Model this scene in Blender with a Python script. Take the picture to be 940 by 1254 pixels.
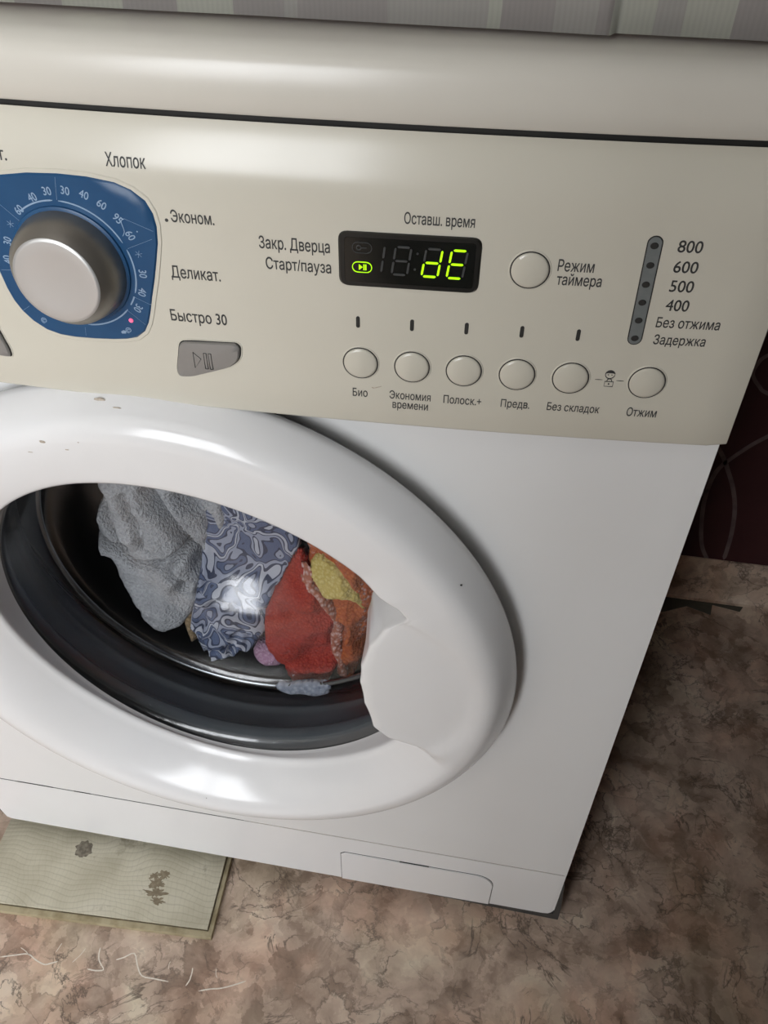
import bpy, bmesh, math, random
from mathutils import Vector, Matrix, noise
from mathutils.geometry import delaunay_2d_cdt

for o in list(bpy.data.objects):
    bpy.data.objects.remove(o, do_unlink=True)
S = bpy.context.scene
C = S.collection

# ------------------------------------------------------------------ camera
cd = bpy.data.cameras.new('camera')
cam = bpy.data.objects.new('camera', cd)
C.objects.link(cam)
cd.sensor_fit = 'VERTICAL'
cd.sensor_height = 24.0
cd.sensor_width = 24.0
cd.lens = 24.0 * 1030.0 / 1254.0
cd.clip_start = 0.02
cam.matrix_world = (Matrix.Translation((0.18737, -0.36146, 0.85416)) @ Matrix.Rotation(0.16087, 4, 'Z')
                    @ Matrix.Rotation(0.83023, 4, 'X') @ Matrix.Rotation(0.01579, 4, 'Z'))
S.camera = cam

# ------------------------------------------------------------------ world, lights, exposure
W = bpy.data.worlds.new('world')
S.world = W
W.use_nodes = True
bg = W.node_tree.nodes['Background']
bg.inputs[0].default_value = (0.80, 0.88, 1.0, 1)
bg.inputs[1].default_value = 1.0
S.view_settings.view_transform = 'Standard'
S.view_settings.look = 'None'
S.view_settings.gamma = 1.0
S.view_settings.use_curve_mapping = False
S.view_settings.exposure = -0.15


def area(name, loc, target, sx, sy, power, col):
    l = bpy.data.lights.new(name, 'AREA')
    l.shape = 'RECTANGLE'
    l.size, l.size_y = sx, sy
    l.energy = power
    l.color = col
    o = bpy.data.objects.new(name, l)
    C.objects.link(o)
    o.location = loc
    o.rotation_euler = (Vector(target) - Vector(loc)).to_track_quat('-Z', 'Y').to_euler()
    return o


# daylight entering through the balcony window opposite the machine, past the added wall's opening
WX0, WX1, WZ0, WZ1, WY = -1.0, 0.80, 0.60, 2.15, -2.2
OPEN_Y, OPEN_X0, OPEN_X1, OPEN_Z = -0.85, -1.05, 0.03, 2.30      # opening in the added, unseen light-blocking wall
area('window_daylight', ((WX0 + WX1) / 2, WY - 0.09, (WZ0 + WZ1) / 2), ((WX0 + WX1) / 2, 0, (WZ0 + WZ1) / 2),
     WX1 - WX0, WZ1 - WZ0, 110, (0.95, 0.97, 1.0))

# ------------------------------------------------------------------ materials


def mat(name, col, rough=0.5, metal=0.0, spec=0.5, bump=None, coat=0.0, emit=None, var=None):
    m = bpy.data.materials.new(name)
    m.use_nodes = True
    nt = m.node_tree
    b = nt.nodes['Principled BSDF']
    b.inputs['Base Color'].default_value = (*col, 1)
    b.inputs['Roughness'].default_value = rough
    b.inputs['Metallic'].default_value = metal
    b.inputs['Specular IOR Level'].default_value = spec
    b.inputs['Coat Weight'].default_value = coat
    b.inputs['Coat Roughness'].default_value = 0.06
    if emit:
        b.inputs['Emission Color'].default_value = (*emit[:3], 1)
        b.inputs['Emission Strength'].default_value = emit[3]
    if bump or var:
        tc = nt.nodes.new('ShaderNodeTexCoord')
    if bump:
        n = nt.nodes.new('ShaderNodeTexNoise')
        n.inputs['Scale'].default_value = bump[0]
        n.inputs['Detail'].default_value = 4
        bp = nt.nodes.new('ShaderNodeBump')
        bp.inputs['Strength'].default_value = bump[1]
        bp.inputs['Distance'].default_value = bump[2]
        nt.links.new(tc.outputs['Object'], n.inputs['Vector'])
        nt.links.new(n.outputs['Fac'], bp.inputs['Height'])
        nt.links.new(bp.outputs['Normal'], b.inputs['Normal'])
    if var:   # (scale, second colour)
        n = nt.nodes.new('ShaderNodeTexNoise')
        n.inputs['Scale'].default_value = var[0]
        n.inputs['Detail'].default_value = 5
        r = nt.nodes.new('ShaderNodeValToRGB')
        r.color_ramp.elements[0].color = (*col, 1)
        r.color_ramp.elements[1].color = (*var[1], 1)
        r.color_ramp.elements[0].position = 0.42
        r.color_ramp.elements[1].position = 0.68
        nt.links.new(tc.outputs['Object'], n.inputs['Vector'])
        nt.links.new(n.outputs['Fac'], r.inputs['Fac'])
        nt.links.new(r.outputs['Color'], b.inputs['Base Color'])
    return m


class NT:
    """tiny node-graph helper"""

    def __init__(self, name, rough=0.5):
        self.m = bpy.data.materials.new(name)
        self.m.use_nodes = True
        self.t = self.m.node_tree
        self.b = self.t.nodes['Principled BSDF']
        self.b.inputs['Roughness'].default_value = rough
        self.tc = self.t.nodes.new('ShaderNodeTexCoord')

    def n(self, typ, ins=None, **props):
        q = self.t.nodes.new(typ)
        for k, v in props.items():
            setattr(q, k, v)
        for k, v in (ins or {}).items():
            if isinstance(v, bpy.types.NodeSocket):
                self.t.links.new(v, q.inputs[k])
            else:
                q.inputs[k].default_value = v
        return q

    def ramp(self, fac, stops, interp='LINEAR'):
        r = self.t.nodes.new('ShaderNodeValToRGB')
        r.color_ramp.interpolation = interp
        e = r.color_ramp.elements
        while len(e) < len(stops):
            e.new(0.5)
        for el, (p, c) in zip(e, stops):
            el.position = p
            el.color = (*c, 1)
        self.t.links.new(fac, r.inputs['Fac'])
        return r.outputs['Color']

    def mix(self, fac, a, b, blend='MIX'):
        q = self.t.nodes.new('ShaderNodeMix')
        q.data_type = 'RGBA'
        q.blend_type = blend
        for k, v in ((0, fac), (6, a), (7, b)):
            if isinstance(v, bpy.types.NodeSocket):
                self.t.links.new(v, q.inputs[k])
            else:
                q.inputs[k].default_value = v if k == 0 else (*v, 1)
        return q.outputs[2]

    def col(self, s):
        self.t.links.new(s, self.b.inputs['Base Color'])

    def bump(self, h, strength, dist):
        q = self.n('ShaderNodeBump', {'Strength': strength, 'Distance': dist, 'Height': h})
        self.t.links.new(q.outputs['Normal'], self.b.inputs['Normal'])


M = {}
M['white'] = mat('white_plastic', (0.80, 0.80, 0.80), 0.17, var=(6, (0.77, 0.765, 0.755)))
M['body'] = mat('white_enamel', (0.77, 0.77, 0.76), 0.34, var=(5, (0.74, 0.735, 0.72)))
M['ivory'] = mat('ivory_plastic', (0.625, 0.595, 0.505), 0.22, var=(9, (0.605, 0.575, 0.485)))
M['lid'] = mat('lid_plastic', (0.64, 0.61, 0.54), 0.25, var=(9, (0.62, 0.59, 0.52)))
M['ink'] = mat('black_ink', (0.035, 0.035, 0.035), 0.6, var=(900, (0.045, 0.045, 0.042)))
M['dark'] = mat('dark_gap', (0.02, 0.019, 0.017), 0.7, var=(60, (0.03, 0.028, 0.025)))
M['blue'] = mat('blue_dial_plastic', (0.017, 0.070, 0.165), 0.30, spec=0.3, var=(60, (0.020, 0.078, 0.178)))
M['blueink'] = mat('pale_blue_ink', (0.25, 0.36, 0.50), 0.5, var=(700, (0.29, 0.39, 0.52)))
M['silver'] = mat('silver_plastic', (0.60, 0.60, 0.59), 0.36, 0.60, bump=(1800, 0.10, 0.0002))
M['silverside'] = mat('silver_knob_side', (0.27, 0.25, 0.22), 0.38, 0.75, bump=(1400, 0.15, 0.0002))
M['greybtn'] = mat('grey_button_plastic', (0.27, 0.26, 0.245), 0.38, 0.25, bump=(900, 0.05, 0.0002))
M['greybar'] = mat('grey_lens_plastic', (0.17, 0.185, 0.18), 0.35, var=(300, (0.19, 0.20, 0.195)))
M['screen'] = mat('black_screen_glass', (0.006, 0.007, 0.006), 0.16, var=(80, (0.009, 0.010, 0.009)))
M['bezel'] = mat('black_bezel', (0.010, 0.010, 0.009), 0.32, var=(80, (0.014, 0.014, 0.012)))
M['segoff'] = mat('unlit_segment', (0.045, 0.047, 0.047), 0.5, var=(300, (0.05, 0.052, 0.05)))
M['segon'] = mat('lit_segment', (0.3, 0.5, 0.0), 0.5, emit=(0.42, 0.95, 0.0, 1.25), var=(300, (0.3, 0.52, 0.0)))
M['pink'] = mat('pink_lamp', (0.8, 0.12, 0.25), 0.4, emit=(1.0, 0.16, 0.30, 0.75), var=(300, (0.8, 0.14, 0.26)))
M['rubber'] = mat('grey_rubber', (0.048, 0.052, 0.053), 0.42, var=(12, (0.060, 0.065, 0.067)))
M['gasketlip'] = mat('lit_rubber_lip', (0.085, 0.095, 0.10), 0.40, var=(14, (0.11, 0.12, 0.125)))  # same rubber coloured lighter and bluer, for the lit band near the glass rim
M['glassedge'] = mat('dark_glass_edge', (0.16, 0.165, 0.17), 0.22, 0.9, var=(30, (0.20, 0.205, 0.21)))
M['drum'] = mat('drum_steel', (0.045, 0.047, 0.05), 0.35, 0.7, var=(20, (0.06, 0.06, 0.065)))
M['speck'] = mat('brown_speck', (0.40, 0.34, 0.27), 0.8, var=(900, (0.56, 0.50, 0.43)))
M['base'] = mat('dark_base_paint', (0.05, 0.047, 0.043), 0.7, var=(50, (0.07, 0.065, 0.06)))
M['wallwhite'] = mat('pale_wallpaper', (0.60, 0.57, 0.52), 0.8, bump=(120, 0.2, 0.002), var=(4, (0.56, 0.53, 0.48)))
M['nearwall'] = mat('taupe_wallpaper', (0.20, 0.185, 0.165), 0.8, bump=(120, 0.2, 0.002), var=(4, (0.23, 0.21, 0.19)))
M['ceil'] = mat('white_ceiling_paint', (0.75, 0.74, 0.71), 0.9, bump=(60, 0.2, 0.002), var=(3, (0.71, 0.70, 0.67)))
M['frame'] = mat('white_window_frame', (0.75, 0.75, 0.74), 0.4, var=(10, (0.7, 0.7, 0.69)))
M['loop'] = mat('mauve_print', (0.21, 0.15, 0.145), 0.6, var=(60, (0.15, 0.10, 0.10)))
M['scratch'] = mat('pale_scratch', (0.86, 0.80, 0.70), 0.7, var=(300, (0.74, 0.67, 0.57)))


def mk_glass():
    g = NT('porthole_glass')
    t = g.t
    t.nodes.remove(g.b)
    out = [n for n in t.nodes if n.type == 'OUTPUT_MATERIAL'][0]
    tr = g.n('ShaderNodeBsdfTransparent', {'Color': (0.90, 0.92, 0.94, 1)})
    gl = g.n('ShaderNodeBsdfGlossy', {'Color': (1, 1, 1, 1), 'Roughness': 0.19})
    nz = g.n('ShaderNodeTexNoise', {'Vector': g.tc.outputs['Object'], 'Scale': 70.0, 'Detail': 3.0})
    bp = g.n('ShaderNodeBump', {'Height': nz.outputs['Fac'], 'Strength': 0.16, 'Distance': 0.002})
    lw = g.n('ShaderNodeLayerWeight', {'Blend': 0.5})
    p5 = g.n('ShaderNodeMath', {0: lw.outputs['Facing'], 1: 5.0}, operation='POWER')
    fr = g.n('ShaderNodeMath', {0: p5.outputs[0], 1: 0.93, 2: 0.06}, operation='MULTIPLY_ADD')
    t.links.new(bp.outputs['Normal'], gl.inputs['Normal'])
    mx = g.n('ShaderNodeMixShader', {0: fr.outputs[0], 1: tr.outputs[0], 2: gl.outputs[0]})
    t.links.new(mx.outputs[0], out.inputs['Surface'])
    return g.m


M['glass'] = mk_glass()


def mk_floor():
    g = NT('marbled_linoleum', 0.42)
    v = g.tc.outputs['Object']

    def nz(scale, detail=6.0, rough=0.6, dist=0.0, off=0.0, vec=None):
        mp = g.n('ShaderNodeMapping', {'Vector': vec or v, 'Location': (off, off * 0.7, off * 1.3)})
        return g.n('ShaderNodeTexNoise', {'Vector': mp.outputs[0], 'Scale': scale, 'Detail': detail, 'Roughness': rough, 'Distortion': dist}).outputs['Fac']

    def ridge(fac, w):      # thin line where the noise crosses its middle
        a = g.n('ShaderNodeMath', {0: fac, 1: 0.5}, operation='SUBTRACT')
        b = g.n('ShaderNodeMath', {0: a.outputs[0]}, operation='ABSOLUTE')
        return g.ramp(b.outputs[0], [(0.0, (1, 1, 1)), (w, (0, 0, 0))])

    A = nz(17.0, 8.0, 0.62, 0.5)
    dn = g.n('ShaderNodeTexNoise', {'Vector': v, 'Scale': 26.0, 'Detail': 7.0, 'Roughness': 0.66})
    wv = g.n('ShaderNodeMixRGB', {'Fac': 0.05, 'Color1': v, 'Color2': dn.outputs['Color']})
    ce = g.n('ShaderNodeTexVoronoi', {'Vector': wv.outputs[0], 'Scale': 40.0})
    se = g.n('ShaderNodeSeparateColor', {'Color': ce.outputs['Color']})
    ce2 = g.n('ShaderNodeTexVoronoi', {'Vector': wv.outputs[0], 'Scale': 85.0})
    se2 = g.n('ShaderNodeSeparateColor', {'Color': ce2.outputs['Color']})
    t1 = g.n('ShaderNodeMath', {0: se.outputs[0], 1: 0.20, 2: -0.10}, operation='MULTIPLY_ADD')
    t2 = g.n('ShaderNodeMath', {0: se2.outputs[1], 1: 0.13, 2: -0.065}, operation='MULTIPLY_ADD')
    t3 = g.n('ShaderNodeMath', {0: t1.outputs[0], 1: t2.outputs[0]}, operation='ADD')
    t4 = g.n('ShaderNodeMath', {0: A, 1: t3.outputs[0]}, operation='ADD')
    base = g.ramp(t4.outputs[0], [(0.24, (0.110, 0.078, 0.058)), (0.38, (0.175, 0.128, 0.098)), (0.48, (0.235, 0.178, 0.140)), (0.56, (0.280, 0.215, 0.172)),
                                  (0.64, (0.310, 0.248, 0.198)), (0.76, (0.365, 0.305, 0.245))])
    P = nz(9.0, 3.0, 0.5, 0.5, 7.7)
    base = g.mix(g.ramp(P, [(0.48, (0, 0, 0)), (0.62, (0.7, 0.7, 0.7))]), base, g.mix(1.0, base, (1.10, 0.94, 0.88), 'MULTIPLY'))
    G = nz(8.0, 3.0, 0.5, 0.5, 12.2)
    base = g.mix(g.ramp(G, [(0.50, (0, 0, 0)), (0.64, (0.8, 0.8, 0.8))]), base, g.mix(1.0, base, (0.90, 0.94, 0.88), 'MULTIPLY'))
    ed = g.n('ShaderNodeTexVoronoi', {'Vector': wv.outputs[0], 'Scale': 40.0}, feature='DISTANCE_TO_EDGE')
    k0 = g.mix(1.0, g.ramp(ed.outputs['Distance'], [(0.0, (1, 1, 1)), (0.05, (0, 0, 0))]), g.ramp(nz(19.0, 3.0, 0.5, 0.0, 4.4), [(0.48, (0, 0, 0)), (0.60, (0.85, 0.85, 0.85))]), 'MULTIPLY')
    base = g.mix(k0, base, (0.085, 0.064, 0.050))
    k1 = g.mix(1.0, ridge(nz(11.0, 8.0, 0.58, 1.6, 5.0), 0.016), g.ramp(nz(16.0, 3.0, 0.5, 0.0, 9.0), [(0.47, (0, 0, 0)), (0.58, (0.9, 0.9, 0.9))]), 'MULTIPLY')
    k2 = g.mix(1.0, ridge(nz(21.0, 8.0, 0.60, 1.2, 1.7), 0.014), g.ramp(nz(20.0, 3.0, 0.5, 0.0, 2.0), [(0.50, (0, 0, 0)), (0.6, (0.75, 0.75, 0.75))]), 'MULTIPLY')
    base = g.mix(k1, base, (0.062, 0.046, 0.036))
    base = g.mix(k2, base, (0.075, 0.056, 0.044))
    base = g.mix(1.0, base, (2.15, 2.15, 2.12), 'MULTIPLY')
    g.col(base)
    g.bump(nz(160.0, 4.0), 0.15, 0.001)
    return g.m


M['lino'] = mk_floor()


def mk_maroon():
    g = NT('maroon_wallpaper', 0.62)
    v = g.tc.outputs['Object']
    n = g.n('ShaderNodeTexNoise', {'Vector': v, 'Scale': 7.0, 'Detail': 5.0})
    g.col(g.ramp(n.outputs['Fac'], [(0.35, (0.046, 0.0095, 0.012)), (0.7, (0.066, 0.016, 0.018))]))
    n2 = g.n('ShaderNodeTexNoise', {'Vector': v, 'Scale': 350.0, 'Detail': 2.0})
    g.bump(n2.outputs['Fac'], 0.25, 0.001)
    return g.m


M['maroon'] = mk_maroon()


def mk_board():
    g = NT('cream_laminate', 0.45)
    v = g.tc.outputs['Object']
    # wood figure: wavy rings
    nz = g.n('ShaderNodeTexNoise', {'Vector': v, 'Scale': 9.0, 'Detail': 2.0})
    wp = g.n('ShaderNodeMixRGB', {'Fac': 0.06, 'Color1': v, 'Color2': nz.outputs['Color']})
    w1 = g.n('ShaderNodeTexWave', {'Vector': wp.outputs[0], 'Scale': 62.0, 'Distortion': 2.0, 'Detail': 2.0}, bands_direction='Y')
    w2 = g.n('ShaderNodeTexWave', {'Vector': wp.outputs[0], 'Scale': 80.0, 'Distortion': 5.0, 'Detail': 2.0}, bands_direction='X')
    l1 = g.ramp(w1.outputs['Fac'], [(0.0, (1, 1, 1)), (0.16, (0, 0, 0))])
    l2 = g.ramp(w2.outputs['Fac'], [(0.0, (0.6, 0.6, 0.6)), (0.10, (0, 0, 0))])
    big = g.n('ShaderNodeTexNoise', {'Vector': v, 'Scale': 22.0, 'Detail': 5.0})
    c = g.ramp(big.outputs['Fac'], [(0.3, (0.42, 0.385, 0.285)), (0.55, (0.55, 0.515, 0.40)), (0.75, (0.61, 0.575, 0.47))])
    c = g.mix(g.mix(1.0, l1, (0.30, 0.30, 0.30), 'MULTIPLY'), c, (0.26, 0.235, 0.17))
    c = g.mix(g.mix(1.0, l2, (0.28, 0.28, 0.28), 'MULTIPLY'), c, (0.26, 0.235, 0.17))
    # worn brown blotches
    st = g.n('ShaderNodeTexNoise', {'Vector': v, 'Scale': 24.0, 'Detail': 6.0, 'Roughness': 0.7})
    sf = g.ramp(st.outputs['Fac'], [(0.60, (0, 0, 0)), (0.70, (0.7, 0.7, 0.7))])
    c = g.mix(sf, c, (0.20, 0.165, 0.105))
    g.col(c)
    g.bump(w1.outputs['Fac'], 0.12, 0.0006)
    return g.m


M['board'] = mk_board()
M['boardedge'] = mat('fibreboard_edge', (0.42, 0.36, 0.23), 0.8, bump=(500, 0.3, 0.001), var=(80, (0.28, 0.23, 0.13)))
M['boardgap'] = mat('board_edge_dirt', (0.10, 0.085, 0.05), 0.9, var=(200, (0.16, 0.13, 0.08)))
M['stain'] = mat('grey_brown_stain', (0.13, 0.11, 0.085), 0.8, var=(240, (0.26, 0.235, 0.18)))
M['stain2'] = mat('brown_scrape', (0.20, 0.16, 0.105), 0.8, var=(300, (0.28, 0.235, 0.16)))


def mk_curtain():
    g = NT('striped_grey_fabric', 0.75)
    v = g.tc.outputs['Object']
    s = g.n('ShaderNodeSeparateXYZ', {'Vector': v})
    nz = g.n('ShaderNodeTexNoise', {'Vector': v, 'Scale': 14.0, 'Detail': 2.0})
    px = g.n('ShaderNodeMath', {0: nz.outputs['Fac'], 1: 0.006, 2: s.outputs['X']}, operation='MULTIPLY_ADD')
    f = g.n('ShaderNodeMapRange', {'Value': px.outputs[0], 'From Min': -0.327, 'From Max': 0.333, 'To Min': 0.0, 'To Max': 1.0})
    D, L, Md = (0.285, 0.265, 0.252), (0.385, 0.385, 0.335), (0.325, 0.312, 0.290)
    edges = [(-.327, Md), (-.26, D), (-.22, L), (-.16, Md), (-.11, D), (-.06, L), (-.0277, D), (-.005, L), (.0185, D), (.042, L), (.066, D), (.0875, Md), (.092, D), (.127, Md),
             (.166, L), (.171, D), (.192, Md), (.208, D), (.2125, L), (.229, Md), (.238, L), (.258, D), (.29, Md)]
    stops = []
    for i, (x, c) in enumerate(edges):
        stops.append(((x + .327) / .66, c))
    col = g.ramp(f.outputs[0], stops, 'CONSTANT')
    w = g.n('ShaderNodeTexWave', {'Vector': v, 'Scale': 150.0, 'Distortion': 1.5}, bands_direction='X')
    col = g.mix(g.mix(1.0, w.outputs['Color'], (0.12, 0.12, 0.12), 'MULTIPLY'), col, (0.15, 0.14, 0.135))
    g.col(col)
    return g.m


M['curtain'] = mk_curtain()


def mk_towel():
    g = NT('grey_terry', 0.95)
    v = g.tc.outputs['Object']
    n = g.n('ShaderNodeTexNoise', {'Vector': v, 'Scale': 420.0, 'Detail': 3.0})
    big = g.n('ShaderNodeTexNoise', {'Vector': v, 'Scale': 30.0, 'Detail': 4.0})
    c = g.ramp(n.outputs['Fac'], [(0.3, (0.34, 0.34, 0.345)), (0.65, (0.50, 0.50, 0.505))])
    c = g.mix(g.ramp(big.outputs['Fac'], [(0.35, (0.5, 0.5, 0.5)), (0.6, (0, 0, 0))]), c, (0.27, 0.27, 0.275))
    g.col(c)
    g.bump(n.outputs['Fac'], 0.9, 0.003)
    return g.m


def mk_blueprint():
    g = NT('blue_swirl_print', 0.8)
    v = g.tc.outputs['Object']
    n = g.n('ShaderNodeTexNoise', {'Vector': v, 'Scale': 40.0, 'Detail': 2.0})
    wp = g.n('ShaderNodeMixRGB', {'Fac': 0.035, 'Color1': v, 'Color2': n.outputs['Color']})
    f = g.n('ShaderNodeTexNoise', {'Vector': v, 'Scale': 27.0, 'Detail': 1.0, 'Distortion': 1.4})
    N, L_, Md, W_ = (0.025, 0.034, 0.070), (0.27, 0.29, 0.36), (0.080, 0.105, 0.185), (0.40, 0.41, 0.46)
    g.col(g.ramp(f.outputs['Fac'], [(0.0, Md), (0.27, N), (0.30, L_), (0.35, N), (0.375, Md), (0.42, N), (0.44, W_), (0.485, N), (0.505, L_), (0.55, N), (0.57, Md), (0.62, N), (0.64, L_), (0.70, N), (0.73, W_)], 'CONSTANT'))
    fn = g.n('ShaderNodeTexNoise', {'Vector': v, 'Scale': 500.0})
    g.bump(fn.outputs['Fac'], 0.3, 0.001)
    return g.m


def mk_knit(name, c1, c2, scale, checker=None):
    g = NT(name, 0.9)
    v = g.tc.outputs['Object']
    vo = g.n('ShaderNodeTexVoronoi', {'Vector': v, 'Scale': scale})
    c = g.ramp(vo.outputs['Distance'], [(0.1, c2), (0.6, c1)])
    if checker:
        ck = g.n('ShaderNodeTexVoronoi', {'Vector': v, 'Scale': checker[1]})
        msk = g.n('ShaderNodeTexNoise', {'Vector': v, 'Scale': 26.0, 'Detail': 1.0})
        k = g.mix(1.0, g.ramp(ck.outputs['Distance'], [(0.28, (1, 1, 1)), (0.4, (0, 0, 0))]),
                  g.ramp(msk.outputs['Fac'], [(0.45, (0, 0, 0)), (0.55, (1, 1, 1))]), 'MULTIPLY')
        c = g.mix(k, c, checker[0])
    g.col(c)
    g.bump(vo.outputs['Distance'], 0.7, 0.002)
    return g.m


M['towel'] = mk_towel()
M['blueprint'] = mk_blueprint()
M['red'] = mk_knit('red_knit', (0.30, 0.022, 0.012), (0.42, 0.045, 0.022), 420)
M['orange'] = mk_knit('orange_knit', (0.36, 0.075, 0.02), (0.50, 0.14, 0.035), 330, ((0.45, 0.26, 0.23), 260))
M['yellow'] = mk_knit('yellow_knit', (0.55, 0.42, 0.12), (0.70, 0.58, 0.24), 330)
M['pinkcloth'] = mk_knit('pink_knit', (0.40, 0.22, 0.32), (0.52, 0.33, 0.42), 400)
M['palecloth'] = mk_knit('pale_blue_check', (0.24, 0.26, 0.31), (0.38, 0.40, 0.45), 230, ((0.08, 0.10, 0.17), 170))
M['hemcloth'] = mk_knit('pink_crochet', (0.36, 0.12, 0.07), (0.62, 0.44, 0.40), 300)
M['tan'] = mk_knit('tan_knit', (0.20, 0.14, 0.075), (0.30, 0.21, 0.12), 300)

# ------------------------------------------------------------------ object helpers


def link(name, bm, m, parent=None, smooth=False, loc=None):
    me = bpy.data.meshes.new(name)
    bmesh.ops.recalc_face_normals(bm, faces=bm.faces)
    if smooth:
        for f in bm.faces:
            f.smooth = True
    bm.to_mesh(me)
    bm.free()
    for mm in (m if isinstance(m, (list, tuple)) else [m]):
        me.materials.append(M[mm])
    o = bpy.data.objects.new(name, me)
    C.objects.link(o)
    if parent:
        o.parent = parent
    if loc:
        o.location = loc
    return o


def auto(o, ang=35):
    me = o.data
    me.polygons.foreach_set('use_smooth', [True] * len(me.polygons))
    me.set_sharp_from_angle(angle=math.radians(ang))
    return o


def thing(name, label, cat, loc=(0, 0, 0), group=None):
    o = bpy.data.objects.new(name, None)
    o.empty_display_size = 0.1
    C.objects.link(o)
    o.location = loc
    o['label'] = label
    o['category'] = cat
    if group:
        o['group'] = group
    return o


def tag(o, label, cat, group=None):
    o['label'] = label
    o['category'] = cat
    if group:
        o['group'] = group
    return o


def struct(o, label=None, cat=None):
    o['kind'] = 'structure'
    if label:
        o['label'] = label
        o['category'] = cat
    return o


def bbox(bm, x0, x1, y0, y1, z0, z1, bevel=0.0, seg=2):
    r = bmesh.ops.create_cube(bm, size=1.0)
    vs = r['verts']
    for v in vs:
        v.co = Vector((x0 if v.co.x < 0 else x1, y0 if v.co.y < 0 else y1, z0 if v.co.z < 0 else z1))
    if bevel:
        es = list({e for v in vs for e in v.link_edges})
        bmesh.ops.bevel(bm, geom=es, offset=bevel, segments=seg, profile=0.5, affect='EDGES')


def box(name, x0, x1, y0, y1, z0, z1, m, parent=None, bevel=0.0, seg=2):
    bm = bmesh.new()
    bbox(bm, x0, x1, y0, y1, z0, z1, bevel, seg)
    o = link(name, bm, m, parent)
    if bevel:
        auto(o)
    return o


def revolve(bm, prof, n, cx, cz, rfun=None):
    """profile [(radius, y)] turned about the Y axis through (cx, cz)"""
    rows = []
    for i in range(n):
        a = 2 * math.pi * i / n
        p = rfun(a) if rfun else prof
        rows.append([bm.verts.new((cx + r * math.cos(a), y, cz + r * math.sin(a))) for r, y in p])
    for i in range(n):
        A, B = rows[i], rows[(i + 1) % n]
        for j in range(len(A) - 1):
            bm.faces.new((A[j], A[j + 1], B[j + 1], B[j]))
    return rows


# ------------------------------------------------------------------ room shell
X0, X1, Y0, Y1, Z1 = -1.35, 1.5, WY, 0.472, 2.5
fl = struct(box('floor', X0, X1, Y0, Y1, -0.05, 0.0, 'lino'), 'brown and pink marbled linoleum floor', 'floor')
wb = struct(box('wall_back', X0, X1, Y1, Y1 + 0.1, 0.0, Z1, 'maroon'), 'dark maroon wallpapered wall with thin pale loops', 'wall')
struct(box('wall_left', X0 - 0.1, X0, Y0 - 0.1, Y1 + 0.1, 0.0, Z1, 'wallwhite'))
struct(box('wall_right', X1, X1 + 0.1, Y0 - 0.1, Y1 + 0.1, 0.0, Z1, 'nearwall'))
struct(box('ceiling', X0, X1, Y0, Y1, Z1, Z1 + 0.1, 'ceil'))
bm = bmesh.new()
bbox(bm, X0, OPEN_X0, OPEN_Y - 0.1, OPEN_Y, 0, Z1)
bbox(bm, OPEN_X1, X1, OPEN_Y - 0.1, OPEN_Y, 0, Z1)
bbox(bm, OPEN_X0, OPEN_X1, OPEN_Y - 0.1, OPEN_Y, OPEN_Z, Z1)
struct(link('wall_blocker', bm, 'nearwall'))  # unseen wall added to keep window light off the machine's right side
bm = bmesh.new()
bbox(bm, X0, WX0, Y0 - 0.1, Y0, 0, Z1)
bbox(bm, WX1, X1, Y0 - 0.1, Y0, 0, Z1)
bbox(bm, WX0, WX1, Y0 - 0.1, Y0, 0, WZ0)
bbox(bm, WX0, WX1, Y0 - 0.1, Y0, WZ1, Z1)
struct(link('wall_far', bm, 'wallwhite'))
win = bpy.data.objects.new('window_1', None)
C.objects.link(win)
win.location = (WX0, Y0, WZ0)
struct(win, 'wide white framed window beyond the opening in the added wall', 'window')


def wpart(name, x0, x1, z0, z1, y0=-0.07, y1=-0.01):
    return box(name, x0 - WX0, x1 - WX0, y0, y1, z0 - WZ0, z1 - WZ0, 'frame', win, 0.004)


wpart('frame_rail', WX0, WX1, WZ0, WZ0 + 0.06)
wpart('frame_rail', WX0, WX1, WZ1 - 0.06, WZ1)
wpart('frame_stile', WX0, WX0 + 0.06, WZ0 + 0.06, WZ1 - 0.06)
wpart('frame_stile', WX1 - 0.06, WX1, WZ0 + 0.06, WZ1 - 0.06)
for mxx in (-0.35, 0.25):
    wpart('mullion', mxx - 0.035, mxx + 0.035, WZ0 + 0.06, WZ1 - 0.06)
wpart('window_sill', WX0 - 0.05, WX1 + 0.05, WZ0 - 0.03, WZ0, 0.002, 0.12)

# linoleum turned up against the wall as a skirting
bm = bmesh.new()
prof = [(0.462, 0.0004), (0.466, 0.0012), (0.4685, 0.004), (0.4695, 0.012), (0.4698, 0.072), (0.4718, 0.0725), (0.4718, 0.0004)]
a = [bm.verts.new((X0, y, z)) for y, z in prof]
b = [bm.verts.new((X1, y, z)) for y, z in prof]
n = len(prof)
for i in range(n):
    bm.faces.new((a[i], a[(i + 1) % n], b[(i + 1) % n], b[i]))
bm.faces.new(a)
bm.faces.new(b[::-1])
struct(auto(link('baseboard_back', bm, 'lino')), 'strip of brown linoleum turned up the maroon wall', 'skirting')


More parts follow.
